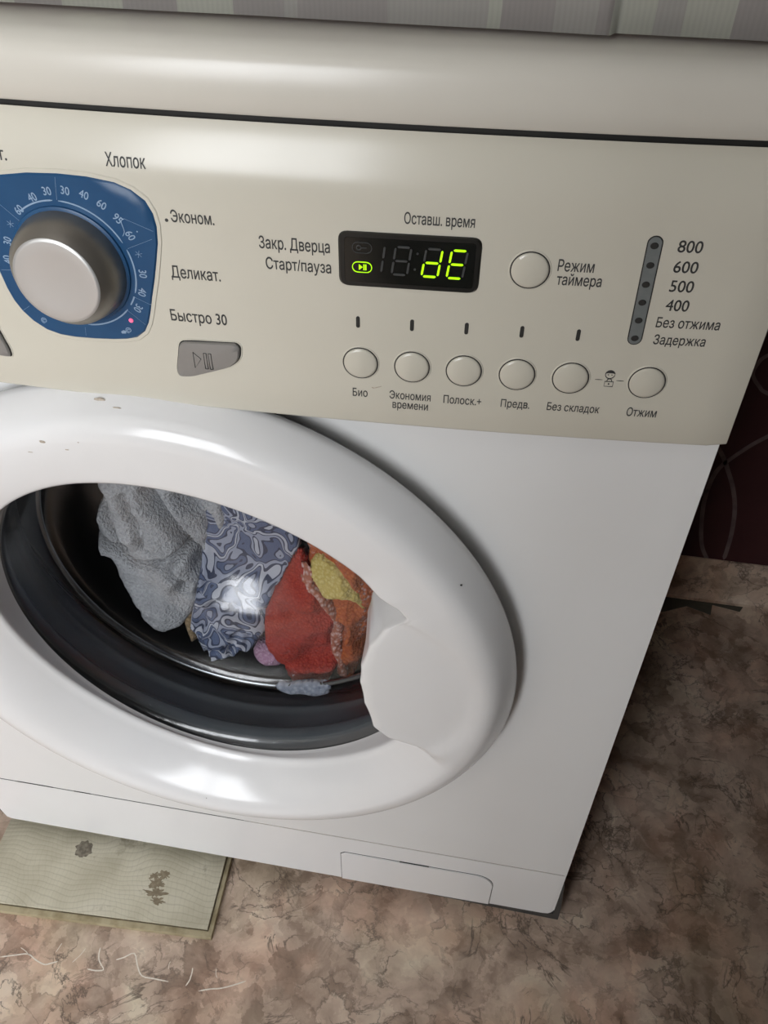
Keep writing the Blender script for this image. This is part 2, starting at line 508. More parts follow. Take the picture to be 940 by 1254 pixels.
def strip(name, pts, w, m, parent, place, closed=False, t=0.0004, steps=6):
    """smooth ribbon along a 2-D path; place(u, v, h) gives the 3-D point h above the surface"""
    P = [Vector(p) for p in pts]
    Q = []
    n = len(P)
    for i in range(n - 1):
        p0, p1, p2, p3 = P[max(i - 1, 0)], P[i], P[i + 1], P[min(i + 2, n - 1)]
        for k in range(steps):
            s = k / steps
            Q.append(0.5 * ((2 * p1) + (p2 - p0) * s + (2 * p0 - 5 * p1 + 4 * p2 - p3) * s * s + (3 * p1 - p0 - 3 * p2 + p3) * s ** 3))
    Q.append(P[-1])
    bm = bmesh.new()
    rows = []
    for i, q in enumerate(Q):
        d = (Q[min(i + 1, len(Q) - 1)] - Q[max(i - 1, 0)])
        d = d.normalized() if d.length > 1e-9 else Vector((1, 0))
        nn = Vector((-d.y, d.x)) * w / 2
        e = 0.35 if i in (0, len(Q) - 1) else 1.0
        l, r = q + nn * e, q - nn * e
        rows.append([bm.verts.new(place(l.x, l.y, 0)), bm.verts.new(place(l.x, l.y, t)), bm.verts.new(place(r.x, r.y, t)), bm.verts.new(place(r.x, r.y, 0))])
    for A, B in zip(rows, rows[1:]):
        for j in range(3):
            bm.faces.new((A[j], A[j + 1], B[j + 1], B[j]))
    bm.faces.new(rows[0])
    bm.faces.new(rows[-1][::-1])
    return link(name, bm, m, parent)


onwall = lambda x, z, h: (x, Y1 - h, z)
onfloor = lambda x, y, h: (x, y, h)
loops = [[(0.4815, 0.0704), (0.469, 0.0931), (0.4591, 0.1284), (0.452, 0.173), (0.4536, 0.2133), (0.4676, 0.2408), (0.4955, 0.2739), (0.54, 0.305), (0.60, 0.32)],
         [(0.5015, 0.0742), (0.4987, 0.1171), (0.4913, 0.1588), (0.4804, 0.1911), (0.4667, 0.2185), (0.4531, 0.2418), (0.435, 0.262), (0.40, 0.285)],
         [(0.52, 0.318), (0.4782, 0.3303), (0.4665, 0.3384), (0.4558, 0.3519), (0.4562, 0.3652), (0.4636, 0.3777), (0.49, 0.392), (0.53, 0.395)],
         [(0.455, 0.44), (0.4533, 0.403), (0.4529, 0.3905), (0.4512, 0.375), (0.4509, 0.354), (0.44, 0.32), (0.41, 0.30)],
         [(0.40, 0.155), (0.424, 0.163), (0.444, 0.1751), (0.4534, 0.1868)]]
for i, L in enumerate(loops):
    strip('printed_loop', L, 0.0052 if i < 2 else 0.0042, 'loop', wb, onwall)
for k in range(4):    # the same motif goes on along the wall
    dx = 0.26 + 0.30 * k
    for L in loops[:3]:
        strip('printed_loop', [(x + dx, z + 0.04 * math.sin(k * 2.1)) for x, z in L], 0.005, 'loop', wb, onwall)

scr = [[(-0.2135, -0.1224), (-0.1886, -0.1153), (-0.1692, -0.1212), (-0.1581, -0.1166)], [(-0.1983, -0.1111), (-0.1869, -0.1158)], [(-0.1441, -0.1149), (-0.1371, -0.101)],
       [(-0.1235, -0.0978), (-0.1205, -0.1081), (-0.1126, -0.1159), (-0.1279, -0.1178)], [(-0.1045, -0.1055), (-0.0897, -0.097), (-0.0753, -0.1145), (-0.049, -0.115)],
       [(-0.0309, -0.0996), (-0.03, -0.1078), (-0.032, -0.1158)], [(-0.0188, -0.1178), (0.0001, -0.1122), (0.0217, -0.102)], [(-0.0088, -0.0962), (-0.0054, -0.1042)],
       [(-0.0531, -0.0979), (-0.0528, -0.1048)], [(-0.1633, -0.1089), (-0.1614, -0.1005)]]
for i, L in enumerate(scr):
    random.seed(i)
    LL = []
    for p, q in zip(L, L[1:]):
        LL += [p, ((p[0] + q[0]) / 2 + random.uniform(-.0015, .0015), (p[1] + q[1]) / 2 + random.uniform(-.0012, .0012))]
    strip('scratch_mark', LL + [L[-1]], 0.0011 if len(L) > 2 else 0.0006, 'scratch', fl, onfloor, t=0.00025, steps=3)

# torn dark sliver of linoleum where the floor meets the skirting
bm = bmesh.new()
tv = [(0.4463, 0.4615), (0.5455, 0.4615), (0.5401, 0.4524), (0.5051, 0.4587), (0.5008, 0.440), (0.4709, 0.4500), (0.4373, 0.4334), (0.42, 0.44), (0.42, 0.4615)]
top = [bm.verts.new((x, y, 0.0009)) for x, y in tv]
bt = [bm.verts.new((x, y, 0.0001)) for x, y in tv]
bm.faces.new(top)
for i in range(len(tv)):
    bm.faces.new((top[i], top[(i + 1) % len(tv)], bt[(i + 1) % len(tv)], bt[i]))
M['sliver'] = mat('dark_underlay', (0.085, 0.082, 0.062), 0.8, var=(60, (0.11, 0.10, 0.075)))
link('torn_edge', bm, 'sliver', fl)

# ------------------------------------------------------------------ washing machine
wm = thing('washing_machine', 'white front loading washing machine with ivory control panel and round door', 'washing machine')
HW, DEPTH = 0.300, 0.42
DX, DZ = 0.0, 0.3815          # door centre
ZG, ZP = 0.7392, 0.5975       # top and bottom of the control panel
ZS, ZB = 0.105, 0.020         # kick plate top and bottom
YP, BOW = -0.00703, 0.01542


def psurf(x, z):
    y = YP - BOW * (1 - (x / 0.3) ** 2)
    if z > 0.712:
        y += 0.0075 * ((z - 0.712) / 0.0272) ** 2
    return y


# body: front sheet with the round opening, sides, back, top
bm = bmesh.new()
NB = 96
zt, zb = ZG - 0.004, ZS + 0.0002
inner, outer, back = [], [], []
for i in range(NB):
    a = 2 * math.pi * i / NB
    c, s = math.cos(a), math.sin(a)
    inner.append(bm.verts.new((DX + 0.198 * c, 0.0, DZ + 0.198 * s)))
    k = min((HW / abs(c)) if abs(c) > 1e-6 else 9, ((zt - DZ) / s) if s > 1e-6 else 9, ((zb - DZ) / s) if s < -1e-6 else 9)
    outer.append(bm.verts.new((DX + k * c, 0.0, DZ + k * s)))
crn = {}
for i in range(NB):
    j = (i + 1) % NB
    A, B = outer[i].co, outer[j].co
    f = [inner[i], outer[i]]
    onx = lambda q: abs(abs(q.x) - HW) < 1e-5
    if onx(A) != onx(B):
        cx = HW if (A.x + B.x) > 0 else -HW
        cz = zt if (A.z + B.z) / 2 > DZ else zb
        f.append(bm.verts.new((cx, 0.0, cz)))
    f += [outer[j], inner[j]]
    bm.faces.new(f)
body = link('front_sheet', bm, 'body', wm)
bm = bmesh.new()
bbox(bm, -HW, -HW + 0.004, 0.0005, DEPTH, 0.03, ZG - 0.002)
bbox(bm, HW - 0.004, HW, 0.0005, DEPTH, 0.03, ZG - 0.002)
bbox(bm, -HW + 0.004, HW - 0.004, DEPTH - 0.004, DEPTH, 0.03, ZG - 0.002)
bbox(bm, -HW + 0.004, HW - 0.004, 0.02, DEPTH - 0.004, 0.03, 0.034)
link('cabinet', bm, 'body', wm)
box('base_frame', -0.2965, 0.3035, 0.012, DEPTH - 0.02, 0.0112, 0.070, 'base', wm, 0.003)
for fx in (-0.277, 0.25):
    for fy in (0.034, 0.36):
        bm = bmesh.new()
        revolve(bm, [(0.0, 0.0), (0.020, 0.0), (0.022, 0.003), (0.018, 0.012), (0.008, 0.014), (0.008, 0.02), (0.0, 0.02)], 20, 0, 0)
        for v in bm.verts:
            v.co = Vector((v.co.x + fx, v.co.z + fy, v.co.y))
        link('foot', bm, 'base', wm, True)

# kick plate with chamfered left end, filter flap
bm = bmesh.new()
kp = [(-HW, ZS - 0.0002), (HW, ZS - 0.0002), (0.2992, ZB + 0.006), (0.2955, ZB + 0.0012), (0.290, ZB), (-0.2600, ZB), (-0.2655, ZB + 0.003), (-0.2685, 0.050), (-HW, 0.075)]
fr_ = [bm.verts.new((x, 0.0, z)) for x, z in kp]
bk_ = [bm.verts.new((x, 0.010, z)) for x, z in kp]
bm.faces.new(fr_)
bm.faces.new(bk_[::-1])
for i in range(len(kp)):
    j = (i + 1) % len(kp)
    bm.faces.new((fr_[i], fr_[j], bk_[j], bk_[i]))
bmesh.ops.bevel(bm, geom=[e for e in bm.edges if all(v.co.y < 0.001 for v in e.verts)], offset=0.0012, segments=2, affect='EDGES')
kick = auto(link('kick_plate', bm, 'white', wm))


def flat_poly(name, pts, y0, y1, m, parent, bevel=0.0):
    bm = bmesh.new()
    f = [bm.verts.new((x, y0, z)) for x, z in pts]
    b = [bm.verts.new((x, y1, z)) for x, z in pts]
    bm.faces.new(f)
    for i in range(len(pts)):
        j = (i + 1) % len(pts)
        bm.faces.new((f[i], f[j], b[j], b[i]))
    if bevel:
        bmesh.ops.bevel(bm, geom=[e for e in bm.edges if all(abs(v.co.y - y0) < 1e-6 for v in e.verts)], offset=bevel, segments=2, affect='EDGES')
    return auto(link(name, bm, m, parent))


flat_poly('dark_wedge', [(0.09, 0.0197), (0.09, 0.0188), (0.3065, 0.0085), (0.3060, 0.030), (0.3012, 0.086), (0.3006, 0.086), (0.3006, 0.0197)], 0.0015, 0.0118, 'base', wm)  # dark wedge below the kick plate, tapering leftward, reaching past its right end

fz0, fz1, fx0, fx1 = ZB + 0.0012, 0.0765, 0.0925, 0.2378


def flap_outline(g):
    p = [(fx0 - g, fz0 - (g > 0) * 0.0008), (fx0 - g, fz1 - 0.004 + g)]
    p += [(fx0 + 0.004 - g + 0.0, fz1 + g)]
    p += [(fx1 - 0.016, fz1 + g)]
    for k in range(1, 7):
        a = math.pi / 2 * (1 - k / 6)
        p.append((fx1 - 0.016 + (0.016 + g) * math.cos(a), fz1 - 0.016 + (0.016 + g) * math.sin(a)))
    p.append((fx1 + g, fz0 - (g > 0) * 0.0008))
    return p


flat_poly('flap_gap', flap_outline(0.0006), -0.0002, 0.0005, 'dark', kick)
flat_poly('filter_flap', flap_outline(0.0), -0.0012, 0.0005, 'white', kick, 0.0006)
flat_poly('flap_slit', [(0.1488, 0.0768), (0.1767, 0.0768), (0.1767, 0.0774), (0.1488, 0.0774)], -0.0009, 0.0, 'dark', kick)
strip('seam_dirt', [(-0.23, ZS), (-0.205, ZS + 0.0002), (-0.19, ZS)], 0.0011, 'dark', kick, lambda x, z, h: (x, -h, z))
strip('seam_dirt', [(-0.17, ZS), (-0.16, ZS + 0.0002), (-0.152, ZS)], 0.0011, 'dark', kick, lambda x, z, h: (x, -h, z))
strip('seam_line', [(-0.299, ZS), (-0.1, ZS), (0.0, ZS)], 0.0007, 'dark', kick, lambda x, z, h: (x, -h, z), t=0.0002)
strip('seam_line', [(0.0, ZS), (0.1, ZS), (0.298, ZS)], 0.0003, 'speck', kick, lambda x, z, h: (x, -h, z), t=0.0002)

# control panel shell, bowed in plan, rolled back at the top edge
bm = bmesh.new()
nx, PX = 60, 0.3015
zs = [ZP, ZP + 0.0006, ZP + 0.0018, 0.62, 0.65, 0.68, 0.700, 0.712] + [0.712 + 0.0272 * k / 8 for k in range(1, 9)]
cols = []
for i in range(nx + 1):
    x = -PX + 2 * PX * i / nx
    row = [bm.verts.new((x, 0.0 if abs(x) > PX - 1e-6 else psurf(x, ZP) + 0.003, ZP))]
    for k, z in enumerate(zs):
        e = (0.0016, 0.0006, 0.0)[k] if k < 3 else 0.0
        xs = x
        if i in (0, nx):
            e += 0.002
        row.append(bm.verts.new((xs, psurf(x, z) + e, z)))
    row.append(bm.verts.new((x, psurf(x, ZG) + 0.0022, ZG - 0.0030)))
    cols.append(row)
for A, B in zip(cols, cols[1:]):
    for j in range(len(A) - 1):
        bm.faces.new((A[j], B[j], B[j + 1], A[j + 1]))
for s, A in ((0, cols[0]), (1, cols[-1])):
    x = A[0].co.x
    bk = [bm.verts.new((x, 0.03, v.co.z)) for v in A]
    for j in range(len(A) - 1):
        bm.faces.new((A[j], A[j + 1], bk[j + 1], bk[j]))
panel = auto(link('control_panel', bm, 'ivory', wm), 50)

# lid
bm = bmesh.new()
lid_prof = [(0.020, 0.7446), (0.0010, 0.7440), (0.0, 0.7452), (0.0, 0.7530), (0.0003, 0.7600), (0.0016, 0.7645), (0.0048, 0.7682), (0.010, 0.7702), (0.020, 0.7712), (0.030, 0.7714)]
cols = []
for i in range(nx + 1):
    x = -0.3025 + 0.605 * i / nx
    y0 = YP - 0.0008 - BOW * (1 - (x / 0.3) ** 2)
    e = 0.003 if i in (0, nx) else 0
    row = [bm.verts.new((x, y0 + a + e, z - (e * 0.6 if k > 4 else 0))) for k, (a, z) in enumerate(lid_prof)]
    row.append(bm.verts.new((x, DEPTH, 0.7714)))
    row.append(bm.verts.new((x, DEPTH, 0.7446)))
    cols.append(row)
for A, B in zip(cols, cols[1:]):
    for j in range(len(A)):
        k = (j + 1) % len(A)
        bm.faces.new((A[j], B[j], B[k], A[k]))
bm.faces.new(cols[0])
bm.faces.new(cols[-1][::-1])
auto(link('lid', bm, 'lid', wm), 50)
bm = bmesh.new()
gp = []
for i in range(nx + 1):
    x = -0.2985 + 0.597 * i / nx
    y = psurf(x, ZG) + 0.0030
    gp.append([bm.verts.new((x, y, 0.7350)), bm.verts.new((x, y, 0.7442)), bm.verts.new((x, y + 0.015, 0.7442)), bm.verts.new((x, y + 0.015, 0.7350))])
for A, B in zip(gp, gp[1:]):
    for j in range(4):
        k = (j + 1) % 4
        bm.faces.new((A[j], B[j], B[k], A[k]))
bm.faces.new(gp[0])
bm.faces.new(gp[-1][::-1])
link('lid_gap', bm, 'dark', wm)

# ---- printing on the panel


def on_panel(x, z, h):
    return (x, psurf(x, z) - h, z)


def pip(p, poly):
    x, y = p
    ins = False
    j = len(poly) - 1
    for i in range(len(poly)):
        xi, yi = poly[i]
        xj, yj = poly[j]
        if (yi > y) != (yj > y) and x < (xj - xi) * (y - yi) / (yj - yi) + xi:
            ins = not ins
        j = i
    return ins


def text_mesh(s, bold=0.0):
    """letters as flat triangles; every outline is filled with its own holes, so overlapping strokes stay solid"""
    cu = bpy.data.curves.new('t', 'FONT')
    cu.body = s
    cu.size = 1.0
    cu.resolution_u = 4
    cu.fill_mode = 'NONE'
    o = bpy.data.objects.new('t', cu)
    C.objects.link(o)
    dg = bpy.context.evaluated_depsgraph_get()
    src = bpy.data.meshes.new_from_object(o.evaluated_get(dg))
    bpy.data.objects.remove(o, do_unlink=True)
    bpy.data.curves.remove(cu)
    nb = {}
    for e in src.edges:
        a, b = e.vertices
        nb.setdefault(a, []).append(b)
        nb.setdefault(b, []).append(a)
    seen, loops_ = set(), []
    for v in range(len(src.vertices)):
        if v in seen or v not in nb:
            continue
        lp, cur_, prev = [], v, None
        while cur_ not in seen:
            seen.add(cur_)
            lp.append(cur_)
            nx_ = [q for q in nb[cur_] if q != prev and q not in seen]
            if prev is None:
                nx_ = sorted(nx_)          # keep the point order of the outline
            if not nx_:
                break
            prev, cur_ = cur_, nx_[0]
        if len(lp) > 2:
            loops_.append([src.vertices[q].co.copy() for q in lp])
    if bold:                                   # thicken every stroke a little
        area_ = lambda L: sum(p.x * q.y - q.x * p.y for p, q in zip(L, L[1:] + L[:1])) / 2
        inside = lambda A, B: A is not B and pip((A[0].x, A[0].y), [(p.x, p.y) for p in B])
        fat = []
        for L in loops_:
            hole = any(inside(L, B) and area_(L) * area_(B) < 0 for B in loops_)
            sg = (1 if area_(L) > 0 else -1) * (-1 if hole else 1)
            Q = []
            for k in range(len(L)):
                d0, d1 = (L[k] - L[k - 1]), (L[(k + 1) % len(L)] - L[k])
                t = (d0.normalized() + d1.normalized())
                t = t.normalized() if t.length > 1e-6 else d1.normalized()
                Q.append(L[k] + Vector((t.y, -t.x, 0)) * bold * sg)
            fat.append(Q)
        loops_ = fat
    # constrained triangulation, keeping the triangles with a non-zero winding number
    pts, eds, segs = [], [], []
    for L in loops_:
        k = len(pts)
        pts += [Vector((p.x, p.y)) for p in L]
        eds += [(k + q, k + (q + 1) % len(L)) for q in range(len(L))]
        xs_, ys_ = [p.x for p in L], [p.y for p in L]
        segs.append((min(xs_), max(xs_), min(ys_), max(ys_), L))
    rv, _, rf_, *_ = delaunay_2d_cdt(pts, eds, [], 0, 1e-6)
    fs = []
    for t in rf_:
        c = (rv[t[0]] + rv[t[1]] + rv[t[2]]) / 3
        wn = 0
        for xa, xb, ya, yb, L in segs:
            if not (xa < c.x < xb and ya < c.y < yb):
                continue
            p = L[-1]
            for q in L:
                if (p.y <= c.y) != (q.y <= c.y):
                    side = (q.x - p.x) * (c.y - p.y) - (c.x - p.x) * (q.y - p.y)
                    if q.y > p.y and side > 0:
                        wn += 1
                    elif q.y < p.y and side < 0:
                        wn -= 1
                p = q
        if wn:
            fs.append(tuple(t))
    vs = [(p.x, p.y, 0.0) for p in rv]
    me = bpy.data.meshes.new('text')
    me.from_pydata(vs, [], fs)
    bpy.data.meshes.remove(src)
    return me


def cap_height():
    me = text_mesh('H')
    return max(v.co.y for v in me.vertices)


CAP = cap_height()


def text_on(name, s, m, parent, x0, x1, z0, h, off=0.00012, bold=0.013, place=None):
    """text with its left end at x0, right end at x1, baseline z0, cap height h"""
    me = text_mesh(s, bold)
    xs = [v.co.x for v in me.vertices]
    a, b = min(xs), max(xs)
    sx, sz = (x1 - x0) / (b - a), h / CAP
    for v in me.vertices:
        x, z = x0 + (v.co.x - a) * sx, z0 + v.co.y * sz
        v.co = (place or on_panel)(x, z, off)
    me.materials.clear()
    me.materials.append(M[m])
    me.name = name
    o = bpy.data.objects.new(name, me)
    C.objects.link(o)
    o.parent = parent
    return o


def text_rot(name, s, m, parent, cx, cz, ang, h, off, squeeze=0.82, bold=0.010):
    me = text_mesh(s, bold)
    xs = [v.co.x for v in me.vertices]
    mx = (min(xs) + max(xs)) / 2
    k = h / CAP
    ca, sa = math.cos(ang), math.sin(ang)
    for v in me.vertices:
        u, w = (v.co.x - mx) * k * squeeze, (v.co.y - CAP / 2) * k
        v.co = on_panel(cx + u * ca - w * sa, cz + u * sa + w * ca, off)
    me.materials.clear()
    me.materials.append(M[m])
    o = bpy.data.objects.new(name, me)
    C.objects.link(o)
    o.parent = parent
    return o


texts = [
    ('Хлопок', 0.0096, 0.0276, 0.7195, 0.0052), ('Синт.', -0.0525, -0.0358, 0.7185, 0.0050), ('Эконом.', 0.0354, 0.0551, 0.6973, 0.0051),
    ('Деликат.', 0.0311, 0.0547, 0.6705, 0.0056), ('Быстро 30', 0.0272, 0.0551, 0.6478, 0.0056), ('Закр. Дверца', 0.0744, 0.1062, 0.6884, 0.0053),
    ('Старт/пауза', 0.0767, 0.1065, 0.6788, 0.0052), ('Оставш. время', 0.1385, 0.1683, 0.7040, 0.0047), ('Био', 0.1153, 0.1228, 0.6140, 0.0044),
    ('Экономия', 0.1337, 0.1541, 0.6143, 0.0044), ('времени', 0.1353, 0.1530, 0.6087, 0.0044), ('Полоск.+', 0.1604, 0.1789, 0.6141, 0.0044),
    ('Предв.', 0.1884, 0.2024, 0.6143, 0.0043), ('Без складок', 0.2108, 0.2360, 0.6143, 0.0043), ('Отжим', 0.2490, 0.2633, 0.6138, 0.0047),
    ('Режим', 0.2052, 0.2206, 0.6870, 0.0050), ('таймера', 0.2056, 0.2249, 0.6806, 0.0049), ('800', 0.2530, 0.2632, 0.6982, 0.0051),
    ('600', 0.2534, 0.2636, 0.6891, 0.0051), ('500', 0.2539, 0.2640, 0.6802, 0.0052), ('400', 0.2543, 0.2643, 0.6711, 0.0052),
    ('Без отжима', 0.2522, 0.2800, 0.6627, 0.0047), ('Задержка', 0.2529, 0.2759, 0.6541, 0.0046)]
for s, x0, x1, z0, h in texts:
    text_on('printed_text', s, 'ink', panel, x0, x1, z0, h)


def patch(name, outline, m, parent, h, rings=4, edge=0.0004, base=None, dome=0.0, smooth=True):
    """raised plate that follows the bowed panel; outline is convex-ish [(x, z)]"""
    n = len(outline)
    cx, cz = sum(p[0] for p in outline) / n, sum(p[1] for p in outline) / n
    rad = sum(math.hypot(p[0] - cx, p[1] - cz) for p in outline) / n
    b0 = 0.0 if base is None else base
    bm = bmesh.new()
    lv = []
    lv.append([bm.verts.new(on_panel(x, z, b0)) for x, z in outline])
    lv.append([bm.verts.new(on_panel(x, z, max(h - edge, b0))) for x, z in outline])
    t0 = 1 - edge / rad
    for k in range(rings):
        t = t0 * (1 - k / rings)
        hh = h + dome * (1 - t * t)
        lv.append([bm.verts.new(on_panel(cx + (x - cx) * t, cz + (z - cz) * t, hh)) for x, z in outline])
    c = bm.verts.new(on_panel(cx, cz, h + dome))
    for A, B in zip(lv, lv[1:]):
        for i in range(n):
            bm.faces.new((A[i], A[(i + 1) % n], B[(i + 1) % n], B[i]))
    for i in range(n):
        bm.faces.new((lv[-1][i], lv[-1][(i + 1) % n], c))
    o = link(name, bm, m, parent)
    return auto(o, 40) if smooth else o


def circle(cx, cz, r, n=32, sz=1.0):
    return [(cx + r * math.cos(2 * math.pi * i / n), cz + r * sz * math.sin(2 * math.pi * i / n)) for i in range(n)]


def rounded(pts, r, n=5):
    """round the corners of a polygon"""
    out = []
    P = [Vector(p) for p in pts]
    for i, p in enumerate(P):
        a, b = P[i - 1] - p, P[(i + 1) % len(P)] - p
        rr = min(r, a.length * 0.49, b.length * 0.49)
        s, e = p + a.normalized() * rr, p + b.normalized() * rr
        for k in range(n + 1):
            t = k / n
            q = s * (1 - t) ** 2 + p * 2 * t * (1 - t) + e * t * t
            out.append((q.x, q.y))
    return out


def capsule(x0, z0, x1, z1, r, n=8):
    a = math.atan2(z1 - z0, x1 - x0)
    out = []
    for k in range(n + 1):
        t = a - math.pi / 2 + math.pi * k / n
        out.append((x1 + r * math.cos(t), z1 + r * math.sin(t)))
    for k in range(n + 1):
        t = a + math.pi / 2 + math.pi * k / n
        out.append((x0 + r * math.cos(t), z0 + r * math.sin(t)))
    return out


# seven round push buttons in their wells
for x, z in ((0.1194, 0.6334), (0.1443, 0.6334), (0.1691, 0.6334), (0.1943, 0.6334), (0.2194, 0.6334), (0.2549, 0.6334), (0.1936, 0.6866)):
    R = 0.0082
    patch('button_rim', circle(x, z, R + 0.0011, 40), 'ivory', panel, 0.0003, 2, 0.0003)
    patch('button_gap', circle(x, z, R + 0.00045, 40), 'dark', panel, 0.00042, 1, 0.00005, base=0.0003)
    patch('push_button', circle(x, z, R - 0.0001, 40), 'ivory', panel, 0.0009, 7, 0.0004, base=0.0004, dome=0.0010)
# five indicator slots
for x, z in ((0.1183, 0.6554), (0.1435, 0.6558), (0.1686, 0.6561), (0.1938, 0.6563), (0.2192, 0.6564)):
    patch('indicator_slot', capsule(x, z - 0.0021, x, z + 0.0021, 0.0009, 6), 'dark', panel, 0.00025, 1, 0.0001)
# spin-speed lamp bar
patch('lamp_bar_rim', capsule(0.2445, 0.6564, 0.2434, 0.7016, 0.0033, 8), 'dark', panel, 0.0002, 3, 0.0001)
patch('lamp_bar', capsule(0.2445, 0.6564, 0.2434, 0.7016, 0.0028, 8), 'greybar', panel, 0.0004, 3, 0.0001)
for x, z in ((0.2433, 0.7006), (0.2435, 0.6919), (0.2436, 0.683), (0.2439, 0.6745), (0.2442, 0.6657), (0.2444, 0.6567)):
    patch('lamp', circle(x, z, 0.0017, 16, 0.85), 'dark', panel, 0.0008, 2, 0.0002)
# small bullet beside one programme name, pen tick under a button
patch('printed_dot', circle(0.0332, 0.6978, 0.0008, 12), 'ink', panel, 0.0002, 1, 0.0001)
strip('pen_tick', [(0.1248, 0.6199), (0.1262, 0.6196), (0.1297, 0.6209)], 0.0004, 'speck', panel, on_panel, t=0.0002, steps=4)
# child-lock pictogram
for p in (((0.2308, 0.6335), (0.2343, 0.6335)), ((0.2407, 0.6335), (0.2442, 0.6335))):
    strip('printed_line', p, 0.0003, 'ink', panel, on_panel, t=0.0002, steps=2)
strip('child_face_outline', circle(0.2373, 0.6366, 0.0022, 20) + [(0.2395, 0.6366)], 0.00035, 'ink', panel, on_panel, t=0.0002, steps=1)
patch('child_hair', [(0.2373 + 0.0023 * math.cos(t), 0.6366 + 0.0023 * math.sin(t)) for t in [0.25 + 2.64 * k / 10 for k in range(11)]] + [(0.2362, 0.6374), (0.2384, 0.6374)], 'ink', panel, 0.0003, 1, 0.0001)
for ex in (-0.0008, 0.0008):
    patch('child_eye', circle(0.2373 + ex, 0.6364, 0.00025, 8), 'ink', panel, 0.0003, 1, 0.00005)
strip('padlock_outline', [(0.2355, 0.6300), (0.2395, 0.6300), (0.2395, 0.6327), (0.2355, 0.6327), (0.2355, 0.6300)], 0.00035, 'ink', panel, on_panel, t=0.0002, steps=1)
strip('padlock_shackle', [(0.2364, 0.6327), (0.2366, 0.6338), (0.2375, 0.6342), (0.2384, 0.6338), (0.2386, 0.6327)], 0.00035, 'ink', panel, on_panel, t=0.0002, steps=3)
patch('padlock_keyhole', circle(0.2375, 0.6314, 0.0004, 8), 'ink', panel, 0.0003, 1, 0.00005)

# ---- start/pause button and the one at the edge of the picture
start_pts = [(0.0300, 0.6368), (0.0363, 0.6374), (0.0583, 0.6386), (0.0602, 0.6366), (0.0594, 0.6300), (0.0541, 0.6250), (0.033, 0.6171), (0.0264, 0.6166), (0.0262, 0.6210)]


def grow(pts, d):
    cx, cz = sum(p[0] for p in pts) / len(pts), sum(p[1] for p in pts) / len(pts)
    return [(x + (x - cx) / math.hypot(x - cx, z - cz) * d, z + (z - cz) / math.hypot(x - cx, z - cz) * d) for x, z in pts]


def grey_button(name, pts):
    patch('button_rim', rounded(grow(pts, 0.0014), 0.0042), 'ivory', panel, 0.0003, 3, 0.0003)
    patch('button_gap', rounded(grow(pts, 0.0006), 0.0036), 'dark', panel, 0.0005, 2, 0.00005, base=0.0003)
    return patch(name, rounded(pts, 0.0032), 'greybtn', panel, 0.0020, 5, 0.0007, base=0.0004, dome=0.0006)


grey_button('start_pause_button', start_pts)
strip('play_mark', [(0.0365, 0.6325), (0.0365, 0.6235), (0.0402, 0.6290), (0.0365, 0.6325)], 0.0003, 'base', panel, on_panel, t=0.0028, steps=1)
for x in (0.0418, 0.0442):
    strip('pause_mark', [(x, 0.6325), (x + 0.0014, 0.6325), (x + 0.0014, 0.6235), (x, 0.6235), (x, 0.6325)], 0.0003, 'base', panel, on_panel, t=0.0028, steps=1)
mx = -0.0192
grey_button('power_button', [(2 * mx - x, z) for x, z in reversed(start_pts)])

# ---- display
disp = patch('display', rounded([(0.1100, 0.6738), (0.1722, 0.6742), (0.1722, 0.6998), (0.1100, 0.6992)], 0.0042), 'bezel', wm, 0.0012, 8, 0.0010)
patch('screen', rounded([(0.1128, 0.6762), (0.1698, 0.6766), (0.1698, 0.6975), (0.1128, 0.6970)], 0.0016), 'screen', disp, 0.0014, 8, 0.0002, base=0.0010)
SH = 0.0018
SL = 0.13


def seg_quad(name, pts, m):
    patch(name, pts, m, disp, SH, 1, 0.00005, base=0.0013, smooth=False)


def digit(x, z0, w, h, on, off='abcdefg'):
    """seven segment digit, leaning; x is the left edge at the bottom"""
    t = 0.0009
    f = lambda u, v: (x + u + SL * v, z0 + v)
    hs = {'d': 0.0, 'g': h / 2, 'a': h}
    for k, v in hs.items():
        if k in off or k in on:
            g = t * 0.75
            seg_quad('segment', [f(g, v), f(g + t * .6, v - t * .5), f(w - g - t * .6, v - t * .5), f(w - g, v), f(w - g - t * .6, v + t * .5), f(g + t * .6, v + t * .5)], 'segon' if k in on else 'segoff')
    vsg = {'e': (0, 0, h / 2), 'f': (0, h / 2, h), 'c': (w, 0, h / 2), 'b': (w, h / 2, h)}
    for k, (u, a, b) in vsg.items():
        if k in off or k in on:
            g = t * 0.6
            seg_quad('segment', [f(u, a + g), f(u + t * .5, a + g + t * .5), f(u + t * .5, b - g - t * .5), f(u, b - g), f(u - t * .5, b - g - t * .5), f(u - t * .5, a + g + t * .5)], 'segon' if k in on else 'segoff')


ZD, HD = 0.6813, 0.0128
digit(0.1219, ZD + 0.0002, 0.0072, HD, '', 'bc')
digit(0.1338, ZD, 0.0068, HD, '')
digit(0.1470, ZD, 0.0070, HD, 'bcdeg')
digit(0.1580, ZD, 0.0068, HD, 'adefg')
for x, z in ((0.1449, 0.6916), (0.1440, 0.6842)):
    seg_quad('colon_dot', circle(x, z, 0.0005, 10), 'segoff')


def ring_strip(name, x0, x1, z, r, m):
    cap = capsule(x0 + r, z, x1 - r, z, r, 8)
    strip(name, cap + [cap[0]], 0.00028, m, disp, on_panel, t=SH, steps=1)


